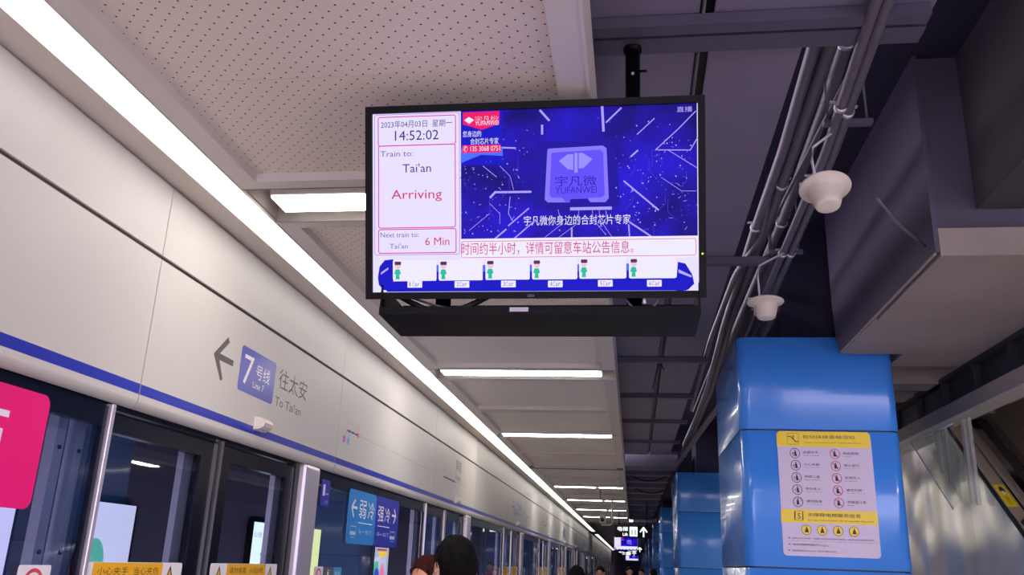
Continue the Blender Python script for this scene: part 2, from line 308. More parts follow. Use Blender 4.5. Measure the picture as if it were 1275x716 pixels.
# ------------------------------------------------------------------ flat print, in metres on its own surface
SCREEN = [
 ('frame','panel_outline','violet',(-0.5222,-0.1724,-0.235,0.2925),0.0015),
 ('frame','panel_outline','magenta',(-0.5105,0.187,-0.247,0.2853),0.003),
 ('frame','panel_outline','magenta',(-0.5095,-0.0845,-0.2482,0.1904),0.003),
 ('frame','panel_outline','magenta',(-0.5101,-0.1677,-0.2463,-0.0866),0.003),
 ('text','date_lettering','ink',(-0.4998,0.2474,-0.2591,0.2714),'2023年04月03日  星期一'),
 ('text','clock_lettering','ink',(-0.4523,0.2054,-0.3048,0.2376),'14:52:02'),
 ('text','destination_lettering','ink2',(-0.5017,0.1528,-0.3904,0.1715),'Train to:'),
 ('text','destination_lettering','ink',(-0.4262,0.0992,-0.3307,0.128),"Tai'an"),
 ('text','arrival_lettering','crimson',(-0.4646,0.0022,-0.2945,0.0426),'Arriving'),
 ('text','next_train_lettering','ink2',(-0.502,-0.1141,-0.3728,-0.098),'Next train to:'),
 ('text','next_train_lettering','ink2',(-0.4708,-0.1514,-0.4097,-0.1346),"Tai'an"),
 ('text','next_train_lettering','crimson',(-0.351,-0.1418,-0.27,-0.1157),'6 Min'),
 ('rect','video_picture','video',(-0.2306,-0.14,0.5254,0.2991)),
 ('rect','advert_block','blue1',(-0.2306,0.1175,-0.0927,0.2991)),
 ('poly','advert_block','blue2',[(-0.2312,0.172),(-0.0923,0.1761),(-0.0925,0.1451),(-0.1634,0.1508),(-0.2314,0.1252)],1),
 ('poly','advert_banner','red',[(-0.2238,0.291),(-0.1029,0.2918),(-0.1032,0.2497),(-0.1618,0.2319),(-0.224,0.252)],2),
 ('poly','advert_banner','white',[(-0.2194,0.2652),(-0.2035,0.2757),(-0.1865,0.265),(-0.2025,0.2523)],3),
 ('text','advert_lettering','white',(-0.1831,0.2565,-0.1065,0.2772),'宇凡微'),
 ('text','advert_lettering','white',(-0.1832,0.2465,-0.1065,0.2605),'YUFANWEI'),
 ('text','advert_lettering','white',(-0.2241,0.2097,-0.1631,0.2297),'您身边的'),
 ('text','advert_lettering','white',(-0.1993,0.1844,-0.1058,0.2054),'合封芯片专家'),
 ('rect','advert_banner','red',(-0.2266,0.1575,-0.0992,0.1829)),
 ('text','advert_lettering','white',(-0.2232,0.1609,-0.1014,0.1817),'✆ 135 3068 0751'),
 ('text','live_lettering','lilac',(0.4632,0.2684,0.5117,0.2857),'直播'),
 ('poly','chip_picture','chipdark',[(0.0227,0.1854),(0.2685,0.1878),(0.2851,-0.0247),(0.2504,-0.0314),(0.1304,-0.0339),(0.0091,-0.0254)],1),
 ('poly','chip_picture','chiplight',[(0.0547,0.1645),(0.2303,0.1695),(0.2422,0.1604),(0.2485,0.0013),(0.2375,-0.0115),(0.0535,-0.0089),(0.0436,0.0001),(0.0524,0.1558)],2),
 ('poly','chip_picture','chipmid',[(0.0678,0.1509),(0.2215,0.1567),(0.2312,0.1477),(0.2355,0.0125),(0.2268,0.004),(0.1854,0.0029),(0.1787,-0.0078),(0.1108,-0.0082),(0.0999,0.0052),(0.0668,0.0061),(0.0592,0.015),(0.0656,0.1444)],3),
 ('poly','chip_picture','chipdark',[(0.1262,0.0001),(0.181,0.0009),(0.1896,-0.0103),(0.1895,-0.0255),(0.1194,-0.0259)],4),
 ('poly','chip_picture','logo',[(0.0897,0.1238),(0.1185,0.1448),(0.1361,0.1443),(0.1357,0.0939),(0.1181,0.0966)],4),
 ('poly','chip_picture','logo',[(0.1973,0.1269),(0.1668,0.1476),(0.1537,0.148),(0.1533,0.0977),(0.1686,0.0995)],4),
 ('rect','chip_picture','logo',(0.1394,0.0847,0.1499,0.1485)),
 ('text','chip_lettering','chipink',(0.0783,0.0415,0.2097,0.0748),'宇凡微'),
 ('text','chip_lettering','chipink',(0.0781,0.0186,0.2095,0.0397),'YUFANWEI'),
 ('text','caption_lettering','white',(-0.0244,-0.0828,0.3169,-0.0509),'宇凡微你身边的合封芯片专家'),
 ('rect','trace','bright',(0.1249,-0.0359,0.2579,-0.0261)),
 ('line','trace','bright',[(-0.1337,0.0114),(-0.1178,0.0275),(-0.0017,0.0266)],0.007),
 ('line','trace','bright',[(0.2966,0.0542),(0.4043,-0.0395)],0.005),
 ('line','trace','bright',[(-0.122,-0.1259),(-0.0827,-0.0936)],0.005),
 ('line','trace','bright',[(-0.0748,-0.0817),(-0.0087,-0.0271)],0.004),
 ('line','trace','bright',[(-0.0605,-0.1271),(0.0088,-0.0693)],0.004),
 ('line','trace','bright',[(0.1297,-0.1288),(0.1299,-0.0917)],0.005),
 ('line','trace','bright',[(0.3148,-0.0774),(0.3874,-0.1275)],0.005),
 ('line','trace','bright',[(0.3105,-0.0848),(0.3143,-0.1347)],0.004),
 ('line','trace','bright',[(0.2291,0.293),(0.2329,0.2163)],0.008),
 ('line','trace','bright',[(0.03,0.2888),(0.0586,0.2557)],0.007),
 ('line','trace','bright',[(0.2418,0.2433),(0.2889,0.2873)],0.005),
 ('line','trace','bright',[(0.3389,0.2016),(0.3932,0.2506)],0.003),
 ('line','trace','bright',[(0.3189,0.1317),(0.3406,0.1505)],0.005),
 ('line','trace','bright',[(0.3965,0.1508),(0.4677,0.2153),(0.5214,0.2694)],0.003),
 ('line','trace','bright',[(0.3965,0.1508),(0.5042,0.1472),(0.5268,0.1852)],0.003),
 ('line','trace','bright',[(0.435,0.1495),(0.5247,0.0906)],0.002),
 ('line','trace','bright',[(0.0363,0.24),(0.0361,0.2125)],0.007),
 ('line','trace','bright',[(-0.0924,0.1717),(-0.0509,0.1692)],0.005),
 ('line','trace','bright',[(0.0864,-0.0328),(0.0971,-0.08),(0.0417,-0.1226)],0.0015),
 ('line','trace','bright',[(0.1523,-0.0344),(0.152,-0.0758),(0.0858,-0.1235)],0.0015),
 ('line','trace','bright',[(0.196,-0.0355),(0.1979,-0.066),(0.2388,-0.1158)],0.0015),
 ('line','trace','bright',[(0.2177,-0.036),(0.2197,-0.0665),(0.2604,-0.1271)],0.0015),
 ('line','trace','bright',[(0.2394,-0.0398),(0.2414,-0.0616),(0.2173,-0.0914)],0.002),
 ('line','trace','bright',[(-0.1017,0.1122),(-0.0683,0.0781),(-0.0573,0.0336)],0.0015),
 ('line','trace','bright',[(-0.136,-0.0085),(-0.1025,-0.0425),(-0.1027,-0.0756)],0.0015),
 ('line','trace','bright',[(0.4128,0.0638),(0.4763,0.0189),(0.5187,0.0177)],0.0015),
 ('line','trace','bright',[(-0.2041,-0.0954),(-0.1362,-0.0417)],0.0015),
 ('line','trace','bright',[(-0.0686,0.0119),(-0.0745,-0.0431),(-0.058,-0.0711)],0.002),
 ('line','trace','bright',[(-0.1579,0.114),(-0.1131,0.0772)],0.002),
 ('rect','ticker_strip','pale',(-0.2325,-0.1903,0.527,-0.1226)),
 ('frame','ticker_strip','magenta',(-0.2303,-0.1848,0.5207,-0.1304),0.0018),
 ('text','ticker_lettering','crimson',(-0.2292,-0.1759,0.3247,-0.1348),'时间约半小时，详情可留意车站公告信息。'),
 ('poly','train_picture','blue1',[(-0.5105,-0.2459),(-0.5046,-0.2102),(-0.4872,-0.1892),(-0.4582,-0.1863),(-0.4585,-0.2914),(-0.4909,-0.2876),(-0.507,-0.2706)],0),
 ('poly','train_picture','blue1',[(0.4586,-0.2577),(0.4634,-0.2042),(0.4866,-0.2099),(0.5074,-0.2445),(0.5135,-0.2735),(0.4942,-0.2924),(0.4582,-0.2984)],0),
 ('poly','train_picture','blue1',[(-0.4977,-0.2596),(0.5052,-0.252),(0.4889,-0.2945),(-0.4793,-0.2934)],0),
 ('poly','train_picture','blue2',[(-0.3136,-0.2065),(-0.3033,-0.2067),(-0.3034,-0.2289),(-0.3137,-0.2288)],0),
 ('poly','train_picture','blue1',[(-0.3137,-0.2288),(-0.3034,-0.2289),(-0.3035,-0.2622),(-0.3138,-0.2621)],0),
 ('poly','train_picture','blue2',[(-0.1595,-0.208),(-0.1494,-0.2081),(-0.1495,-0.2302),(-0.1596,-0.23)],0),
 ('poly','train_picture','blue1',[(-0.1596,-0.23),(-0.1495,-0.2302),(-0.1497,-0.2632),(-0.1598,-0.2631)],0),
 ('poly','train_picture','blue2',[(-0.0065,-0.2083),(0.0035,-0.2084),(0.0033,-0.2303),(-0.0066,-0.2302)],0),
 ('poly','train_picture','blue1',[(-0.0066,-0.2302),(0.0033,-0.2303),(0.0031,-0.2632),(-0.0069,-0.263)],0),
 ('poly','train_picture','blue2',[(0.1455,-0.2086),(0.1553,-0.2087),(0.1551,-0.2305),(0.1453,-0.2303)],0),
 ('poly','train_picture','blue1',[(0.1453,-0.2303),(0.1551,-0.2305),(0.1549,-0.2631),(0.1451,-0.263)],0),
 ('poly','train_picture','blue2',[(0.3018,-0.2079),(0.3115,-0.2081),(0.3113,-0.2297),(0.3016,-0.2295)],0),
 ('poly','train_picture','blue1',[(0.3016,-0.2295),(0.3113,-0.2297),(0.311,-0.262),(0.3013,-0.2619)],0),
 ('poly','train_picture','lilac',[(0.4652,-0.2278),(0.5053,-0.2477),(0.5052,-0.2541),(0.4651,-0.2385)],0),
 ('poly','train_picture','lilac',[(-0.5,-0.2293),(-0.4745,-0.2129),(-0.4745,-0.2196),(-0.5,-0.2371)],0),
 ('rrect','carriage_window','pale',(-0.4594,-0.2565,-0.3126,-0.1896),0.006),
 ('oval','conductor_picture','skin',(-0.4525,-0.2191,-0.4329,-0.1987)),
 ('rrect','conductor_picture','hair',(-0.4536,-0.2057,-0.4317,-0.1942),0.003),
 ('poly','conductor_picture','green',[(-0.4502,-0.22),(-0.4364,-0.2202),(-0.4318,-0.2348),(-0.4376,-0.2369),(-0.4364,-0.2526),(-0.4503,-0.2524),(-0.4491,-0.2368),(-0.4549,-0.2344)],3),
 ('rrect','carriage_label','pale',(-0.41,-0.2803,-0.3607,-0.2585),0.002),
 ('rrect','carriage_window','pale',(-0.3055,-0.2576,-0.1598,-0.1911),0.006),
 ('oval','conductor_picture','skin',(-0.2987,-0.2204,-0.2795,-0.2001)),
 ('rrect','conductor_picture','hair',(-0.2999,-0.2071,-0.2783,-0.1957),0.003),
 ('poly','conductor_picture','green',[(-0.2965,-0.2213),(-0.2829,-0.2215),(-0.2784,-0.236),(-0.2841,-0.2381),(-0.283,-0.2536),(-0.2967,-0.2534),(-0.2955,-0.2379),(-0.3011,-0.2356)],3),
 ('rrect','carriage_label','pale',(-0.2524,-0.2813,-0.2038,-0.2596),0.002),
 ('rrect','carriage_window','pale',(-0.1504,-0.2565,-0.0057,-0.1905),0.006),
 ('oval','conductor_picture','skin',(-0.1437,-0.2195,-0.1248,-0.1994)),
 ('rrect','conductor_picture','hair',(-0.1448,-0.2063,-0.1236,-0.195),0.003),
 ('poly','conductor_picture','green',[(-0.1416,-0.2204),(-0.1281,-0.2206),(-0.1237,-0.235),(-0.1294,-0.2371),(-0.1283,-0.2525),(-0.1418,-0.2523),(-0.1406,-0.2369),(-0.1462,-0.2346)],3),
 ('rrect','carriage_label','pale',(-0.0992,-0.281,-0.0514,-0.2595),0.002),
 ('rrect','carriage_window','pale',(0.0014,-0.2565,0.1473,-0.1909),0.006),
 ('oval','conductor_picture','skin',(0.008,-0.2197,0.0266,-0.1997)),
 ('rrect','conductor_picture','hair',(0.0069,-0.2066,0.0278,-0.1953),0.003),
 ('poly','conductor_picture','green',[(0.01,-0.2206),(0.0233,-0.2208),(0.0276,-0.2351),(0.0221,-0.2372),(0.0231,-0.2525),(0.0098,-0.2523),(0.011,-0.237),(0.0055,-0.2347)],3),
 ('rrect','carriage_label','pale',(0.0529,-0.2819,0.1,-0.2606),0.002),
 ('rrect','carriage_window','pale',(0.1533,-0.2554,0.3025,-0.1891),0.006),
 ('oval','conductor_picture','skin',(0.1598,-0.2178,0.1782,-0.1979)),
 ('rrect','conductor_picture','hair',(0.1587,-0.2048,0.1794,-0.1936),0.003),
 ('poly','conductor_picture','green',[(0.1618,-0.2186),(0.1749,-0.2188),(0.1791,-0.233),(0.1737,-0.2351),(0.1746,-0.2503),(0.1615,-0.2501),(0.1628,-0.235),(0.1573,-0.2327)],3),
 ('rrect','carriage_label','pale',(0.2126,-0.2808,0.2591,-0.2596),0.002),
 ('rrect','carriage_window','pale',(0.3106,-0.2556,0.4586,-0.1897),0.006),
 ('oval','conductor_picture','skin',(0.317,-0.2182,0.3351,-0.1985)),
 ('rrect','conductor_picture','hair',(0.3159,-0.2053,0.3363,-0.1941),0.003),
 ('poly','conductor_picture','green',[(0.3189,-0.219),(0.3318,-0.2192),(0.336,-0.2333),(0.3306,-0.2354),(0.3316,-0.2505),(0.3187,-0.2503),(0.3199,-0.2352),(0.3145,-0.233)],3),
 ('rrect','carriage_label','pale',(0.3669,-0.2817,0.4126,-0.2607),0.002),
]
NOTICE = [
 ('rrect','board','paper',(0,0,0.6,0.797),0.02),
 ('poly','yellow_band','yellow',[(-0.0024,0.7807),(0.0163,0.7985),(0.5788,0.7992),(0.5933,0.7796),(0.5916,0.6951),(-0.0038,0.6989)],0),
 ('poly','yellow_band','yellow',[(-0.0014,0.2907),(0.5991,0.2877),(0.5996,0.2028),(-0.0023,0.2083)],0),
 ('frame','pictogram','black',(0.0646,0.7119,0.1389,0.7854),0.002),
 ('line','pictogram','black',[(0.0718,0.7636),(0.0925,0.7613),(0.1179,0.73),(0.1362,0.7304)],0.006),
 ('oval','pictogram','black',(0.101,0.7617,0.1095,0.7728)),
 ('rect','pictogram','black',(0.1016,0.7497,0.1074,0.7615)),
 ('text','heading_lettering','black',(0.1703,0.7512,0.4975,0.7749),'自动扶梯乘梯须知'),
 ('text','heading_lettering','black',(0.1713,0.7204,0.5435,0.7298),'Safety Instruction On Taking Escalator'),
 ('ring','pictogram','black',(0.077,0.6196,0.1416,0.688),0.004),
 ('oval','pictogram','black',(0.1069,0.6671,0.1154,0.6775)),
 ('poly','pictogram','black',[(0.1049,0.6655),(0.1166,0.6658),(0.1225,0.6356),(0.1068,0.6339)],1),
 ('line','pictogram','black',[(0.0883,0.6493),(0.1005,0.6575),(0.0991,0.6351)],0.004),
 ('text','notice_lettering','black',(0.1622,0.6518,0.2595,0.6694),'紧握扶手'),
 ('text','notice_lettering','black',(0.1618,0.6373,0.2605,0.643),'Hold Handrail'),
 ('ring','pictogram','black',(0.078,0.5403,0.1424,0.6083),0.004),
 ('oval','pictogram','black',(0.1078,0.5875,0.1163,0.5978)),
 ('poly','pictogram','black',[(0.1058,0.5859),(0.1175,0.5862),(0.1234,0.5562),(0.1077,0.5546)],1),
 ('line','pictogram','black',[(0.0893,0.5698),(0.1014,0.578),(0.1001,0.5557)],0.004),
 ('text','notice_lettering','black',(0.163,0.5724,0.26,0.5899),'小心夹脚'),
 ('text','notice_lettering','black',(0.1626,0.5581,0.2609,0.5637),'Watch Your Step'),
 ('ring','pictogram','black',(0.0784,0.4616,0.1426,0.529),0.004),
 ('oval','pictogram','black',(0.1081,0.5084,0.1165,0.5186)),
 ('poly','pictogram','black',[(0.1061,0.5069),(0.1177,0.5071),(0.1236,0.4774),(0.108,0.4757)],1),
 ('line','pictogram','red',[(0.0896,0.4909),(0.1017,0.4989),(0.1004,0.4768)],0.004),
 ('text','notice_lettering','black',(0.1631,0.4936,0.2597,0.5108),'照顾儿童'),
 ('text','notice_lettering','black',(0.1627,0.4793,0.2607,0.4848),'Attend Children'),
 ('ring','pictogram','black',(0.0788,0.3833,0.1427,0.4503),0.004),
 ('oval','pictogram','black',(0.1084,0.4299,0.1168,0.44)),
 ('poly','pictogram','black',[(0.1064,0.4283),(0.118,0.4286),(0.1238,0.399),(0.1083,0.3973)],1),
 ('line','pictogram','red',[(0.09,0.4124),(0.102,0.4204),(0.1007,0.3984)],0.004),
 ('text','notice_lettering','black',(0.1632,0.4152,0.2595,0.4323),'搀扶老人'),
 ('text','notice_lettering','black',(0.1628,0.4011,0.2605,0.4064),'Support The Elderly'),
 ('ring','prohibition_pictogram','red',(0.3319,0.6193,0.3953,0.6876),0.004),
 ('oval','pictogram','black',(0.3588,0.6666,0.3672,0.6756)),
 ('poly','pictogram','black',[(0.3555,0.665),(0.3671,0.6653),(0.3753,0.6366),(0.3547,0.6361)],1),
 ('line','prohibition_pictogram','red',[(0.3415,0.6772),(0.3858,0.6296)],0.004),
 ('text','notice_lettering','black',(0.4162,0.6488,0.5127,0.6664),'勿运货物'),
 ('text','notice_lettering','black',(0.4156,0.6332,0.4614,0.6401),'No Cargo'),
 ('ring','prohibition_pictogram','red',(0.3327,0.541,0.396,0.6087),0.004),
 ('oval','pictogram','black',(0.3596,0.5879,0.368,0.5969)),
 ('poly','pictogram','black',[(0.3563,0.5864),(0.3679,0.5866),(0.3761,0.5581),(0.3555,0.5576)],1),
 ('line','prohibition_pictogram','red',[(0.3423,0.5985),(0.3865,0.5512)],0.004),
 ('text','notice_lettering','black',(0.4168,0.5703,0.513,0.5877),'禁止逆行'),
 ('text','notice_lettering','black',(0.4162,0.5554,0.485,0.5616),'No Reversing'),
 ('ring','prohibition_pictogram','red',(0.3335,0.4618,0.3966,0.5291),0.004),
 ('oval','pictogram','black',(0.3603,0.5085,0.3686,0.5174)),
 ('poly','pictogram','black',[(0.357,0.5069),(0.3685,0.5072),(0.3767,0.4788),(0.3562,0.4783)],1),
 ('line','prohibition_pictogram','red',[(0.3431,0.5189),(0.3871,0.4719)],0.004),
 ('text','notice_lettering','black',(0.4173,0.4911,0.5132,0.5083),'轮椅勿入'),
 ('text','notice_lettering','black',(0.4167,0.4764,0.491,0.4824),'No Wheelchair'),
 ('ring','prohibition_pictogram','red',(0.3343,0.3832,0.3972,0.45),0.004),
 ('oval','pictogram','black',(0.361,0.4295,0.3693,0.4383)),
 ('poly','pictogram','black',[(0.3577,0.4279),(0.3692,0.4282),(0.3774,0.4001),(0.3569,0.3996)],1),
 ('line','prohibition_pictogram','red',[(0.3438,0.4399),(0.3877,0.3933)],0.004),
 ('text','notice_lettering','black',(0.4178,0.4124,0.5134,0.4294),'请勿打闹'),
 ('text','notice_lettering','black',(0.4172,0.3987,0.5314,0.4036),'No Frolic or Running'),
 ('ring','pictogram','black',(0.0784,0.3047,0.1422,0.3711),0.004),
 ('oval','pictogram','black',(0.1053,0.3508,0.1137,0.3596)),
 ('poly','pictogram','black',[(0.1021,0.3492),(0.1149,0.3495),(0.1183,0.3213),(0.1003,0.3209)],1),
 ('line','pictogram','red',[(0.1247,0.3613),(0.1339,0.3448)],0.003),
 ('text','notice_lettering','black',(0.1639,0.3352,0.2611,0.3533),'请勿探身'),
 ('text','notice_lettering','black',(0.1635,0.3224,0.2608,0.3276),'No Stretching Out'),
 ('ring','prohibition_pictogram','red',(0.3351,0.3048,0.3977,0.3711),0.004),
 ('oval','pictogram','black',(0.3616,0.3508,0.3699,0.3595)),
 ('poly','pictogram','black',[(0.3583,0.3492),(0.3711,0.3495),(0.3741,0.3214),(0.3563,0.321)],1),
 ('line','prohibition_pictogram','red',[(0.3445,0.361),(0.3883,0.3148)],0.004),
 ('text','notice_lettering','black',(0.4198,0.3358,0.5365,0.3533),'勿推婴儿车'),
 ('text','notice_lettering','black',(0.4191,0.321,0.4586,0.3277),'No Pram'),
 ('frame','pictogram','black',(0.0813,0.2222,0.1375,0.282),0.002),
 ('line','pictogram','black',[(0.0872,0.2745),(0.0842,0.2246)],0.005),
 ('line','pictogram','black',[(0.1359,0.2757),(0.1326,0.2246)],0.005),
 ('text','pictogram','black',(0.1008,0.232,0.1216,0.2665),'S'),
 ('text','heading_lettering','black',(0.1649,0.2469,0.4966,0.2701),'无障碍电梯服务信息'),
 ('text','heading_lettering','black',(0.1648,0.2211,0.5747,0.2293),'Service Information Of Accessible Elevator'),
 ('oval','yellow_disc','yellow',(0.1218,0.1328,0.1813,0.1945)),
 ('ring','pictogram','black',(0.1206,0.1316,0.1825,0.1957),0.003),
 ('oval','pictogram','black',(0.1492,0.1764,0.1575,0.1851)),
 ('poly','pictogram','black',[(0.1485,0.1749),(0.1587,0.1752),(0.1671,0.1476),(0.1391,0.1468)],1),
 ('oval','yellow_disc','yellow',(0.219,0.1317,0.2781,0.1933)),
 ('ring','pictogram','black',(0.2178,0.1305,0.2793,0.1945),0.003),
 ('oval','pictogram','black',(0.2462,0.1752,0.2545,0.1839)),
 ('poly','pictogram','black',[(0.2455,0.1737),(0.2557,0.174),(0.2639,0.1464),(0.236,0.1457)],1),
 ('oval','yellow_disc','yellow',(0.3184,0.1307,0.3772,0.1921)),
 ('ring','pictogram','black',(0.3173,0.1294,0.3784,0.1934),0.003),
 ('oval','pictogram','black',(0.3456,0.1741,0.3539,0.1828)),
 ('poly','pictogram','black',[(0.3449,0.1726),(0.355,0.1729),(0.3631,0.1454),(0.3353,0.1446)],1),
 ('oval','yellow_disc','yellow',(0.4171,0.1302,0.4754,0.1916)),
 ('ring','pictogram','black',(0.4159,0.129,0.4766,0.1929),0.003),
 ('oval','pictogram','black',(0.4442,0.1736,0.4524,0.1823)),
 ('poly','pictogram','black',[(0.4434,0.1721),(0.4535,0.1724),(0.4615,0.1449),(0.4337,0.1442)],1),
 ('rect','notice_lettering','black',(0.0373,0.107,0.0451,0.1144)),
 ('rect','notice_lettering','black',(0.035,0.0679,0.0428,0.0752)),
 ('rect','notice_lettering','black',(0.0327,0.0302,0.0405,0.0375)),
 ('text','notice_lettering','black',(0.0576,0.1052,0.5671,0.1137),'乘客上下行李、携婴儿车及行动不便者，请使用无障碍电梯。'),
 ('text','notice_lettering','black',(0.0562,0.0945,0.5881,0.0909),'Passengers with heavy luggage,baby cars or those with disabilities,please use the accessible elevator'),
 ('text','notice_lettering','black',(0.0598,0.0643,0.2273,0.0772),'本站无障碍电梯位于'),
 ('text','prohibition_pictogram','red',(0.2306,0.0623,0.2436,0.0757),'A'),
 ('text','notice_lettering','black',(0.2469,0.0622,0.2871,0.0736),'出口。'),
 ('text','notice_lettering','black',(0.0575,0.0259,0.3267,0.0382),'服务热线(Hotline)：0755-88960600'),
]
HEADER = [
 ('poly','direction_arrow','signgrey',[(3.6423,0.8683),(3.7641,0.9782),(3.7828,0.9547),(3.7023,0.8835),(3.85,0.8816),(3.847,0.8534),(3.7056,0.8525),(3.7618,0.772),(3.7399,0.7617)],0),
 ('rrect','line_badge','badge',(3.921,0.759,4.35,0.982),0.02),
 ('text','badge_lettering','white',(3.965,0.8,4.075,0.945),'7'),
 ('text','badge_lettering','white',(4.11,0.85,4.285,0.925),'号线'),
 ('text','badge_lettering','white',(4.09,0.8,4.225,0.833),'Line 7'),
 ('text','direction_lettering','signgrey',(4.405,0.862,4.825,0.972),'往太安'),
 ('text','direction_lettering','signgrey',(4.385,0.765,4.76,0.815),"To Tai'an"),
]
# ================================================================== THE SETTING
PITCH = 5.19                    # one platform door to the next
XW, XG = -1.90, -1.93           # face of the header, plane of the glass
b = B(); b.box(-1.95, 12, -9, 92, -.2, 0, floor_m)
for i in range(len(b.v)): b.v[i] = (b.v[i][0], b.v[i][1], b.v[i][2]-H)
build('floor', b, kind='structure', label='pale grey granite platform floor', cat='floor')

# ---- header over the platform doors: separate enamelled panels, lower and upper row
wall = empty('wall_left', (XW, 3.1, 0), 'white enamelled header with a blue stripe over the platform doors', 'wall', kind='structure')
def arc(cx, cz, r, a0, a1, n=6):
    return [(cx+r*math.cos(math.radians(a0+(a1-a0)*i/n)), cz+r*math.sin(math.radians(a0+(a1-a0)*i/n))) for i in range(n+1)]
def lower_panel(y0, y1):
    g = .003
    prof = [(XW-.035, .520)] + arc(XW-.035, .555, .035, -80, -8, 6) + [(XW, .575), (XW, .615), (XW, 1.132), (XW-.03, 1.132), (XW-.03, .56), (XW-.05, .535)]
    n = len(prof); mf = [None]*n
    i = prof.index((XW, .575)); mf[i] = stripe_blue
    b = B(); b.prism(prof, y0+g, y1-g, 'y', enamel, mf); return b
def upper_panel(y0, y1):
    g = .003
    prof = [(XW, 1.150), (XW, 1.440)] + arc(XW-.02, 1.440, .02, 0, 80, 4)[1:] + [(XW-.04, 1.455), (XW-.04, 1.44), (XW-.03, 1.150)]
    b = B(); b.prism(prof, y0+g, y1-g, 'y', enamel); return b
seams = []
protoA = (build('lower_panel', lower_panel(3.10, 5.44), wall), build('upper_panel', upper_panel(3.10, 5.44), wall))
protoB = (build('lower_panel', lower_panel(5.44, 8.29), wall), build('upper_panel', upper_panel(5.44, 8.29), wall))
for k in range(-2, 16):
    if k == 0: continue
    for o in protoA + protoB: shift_copy(o, dy=k*PITCH)
Y0, Y1 = 3.10-2*PITCH, 3.10+16*PITCH
b = B(); b.box(XW-.06, XW-.012, Y0, Y1, 1.10, 1.18, seam_dark); build('seam_strip', b, wall)
b = B(); b.box(XW-.30, XW-.14, Y0, Y1, .47, 1.9, dark_metal); b.box(XW-.14, XW-.045, Y0, Y1, .50, .56, door_dark); build('header_backing', b, wall)
# small indicator lamp over each door
ind = B(); 
for cx in (0,):
    prof = arc(XW+.03, .635, .03, -90, 90, 6) + [(XW-.0, .668), (XW, .602)]
    ind.prism([(XW, .600), (XW+.035, .604), (XW+.055, .618), (XW+.06, .636), (XW+.05, .652), (XW+.03, .662), (XW, .664)], 4.16, 4.27, 'y', white_plastic)
p0 = build('door_indicator', ind, wall)
b = B(); b.prism([(XW+.0, .596), (XW+.03, .596), (XW+.03, .600), (XW, .600)], 4.17, 4.26, 'y', steel); build('mount', b, p0)
for k in list(range(-2, 0)) + list(range(1, 15)):
    shift_copy(p0, dy=k*PITCH)

# printed lettering on the header
PAL = dict(signgrey=sign_grey, badge=badge_m, white=print_white, pale=print_pale, red=mat('print_red', '#e0405a', .5),
           magenta=mat('print_magenta', '#b85ac0', .5), sky=mat('print_sky', '#6cb8e0', .5), indigo=mat('print_indigo', '#3c3790', .5), ghost=mat('print_ghost', '#bcb5ae', .5))
def header_canvas(dy=0): return Canvas(lambda x, y, h: (XW+h, x+dy, y), wall, PAL)
for k in range(0, 6):
    cv = header_canvas(k*2*PITCH); cv.draw(HEADER); cv.flush()
def line_map(dy):
    cv = header_canvas(dy); it = []
    names = "太安 田贝 洪湖 笋岗 红岭北 园岭 八卦岭 黄木岗 华强北 华强南 赤尾 福邻 皇岗口岸 福民 皇岗村 石厦 沙尾 上沙 车公庙 农林 安托山 深云 桃源村 龙井 珠光 茶光 西丽 西丽湖".split()
    y = .8146
    for i in range(3): it.append(('line', 'map_line', 'indigo', [(5.632+i*.08, y), (5.690+i*.08, y)], .014))
    for i in range(4): it.append(('line', 'map_line', 'signgrey' if i < 3 else 'red', [(5.617+i*.08, y-.006), (5.617+i*.08, y+.02)], .004))
    it.append(('oval', 'map_line', 'red', (5.845, y-.020, 5.880, y+.016)))
    for i in range(24):
        x = 5.90 + i*.088; it.append(('line', 'map_line', 'pale', [(x, y), (x+.055, y)], .006))
    it += [('line', 'map_line', 'signgrey', [(5.60, y-.01), (5.585, y-.04)], .004), ('line', 'map_line', 'signgrey', [(5.665, y-.01), (5.672, y-.05)], .004),
           ('rrect', 'interchange_mark', 'magenta', (5.545, .728, 5.590, .770), .006), ('rrect', 'interchange_mark', 'sky', (5.637, .726, 5.684, .768), .006)]
    for i, nm in enumerate(names):
        x = (5.617+i*.08) if i < 4 else 5.93+(i-4)*.088
        for j, ch in enumerate(nm):
            t = y+.045+.022*(len(nm)-1-j) if i < 4 else y-.035-.022*j
            it.append(('text', 'station_names', 'red' if i == 3 else 'pale' if i < 4 else 'ghost', (x-.009, t-.010, x+.009, t+.008), ch))
    cv.draw(it); cv.flush()
for k in (0, 1): line_map(k*2*PITCH)
for k in (0, 1, 2):
    cv = header_canvas(k*2*PITCH)
    cv.draw([('text', 'station_lettering', 'signgrey', (9.345, .935, 9.640, 1.062), '笋岗'), ('text', 'station_lettering', 'signgrey', (9.345, .838, 9.640, .905), 'Sungang'),
             ('line', 'station_line', 'indigo', [(8.75, .818), (9.35, .818)], .016), ('line', 'station_line', 'pale', [(9.37, .818), (9.97, .818)], .006),
             ('text', 'station_lettering', 'pale', (8.72, .86, 8.80, .91), '洪湖'), ('text', 'station_lettering', 'pale', (8.72, .77, 8.82, .79), 'Honghu')])
    cv.flush()

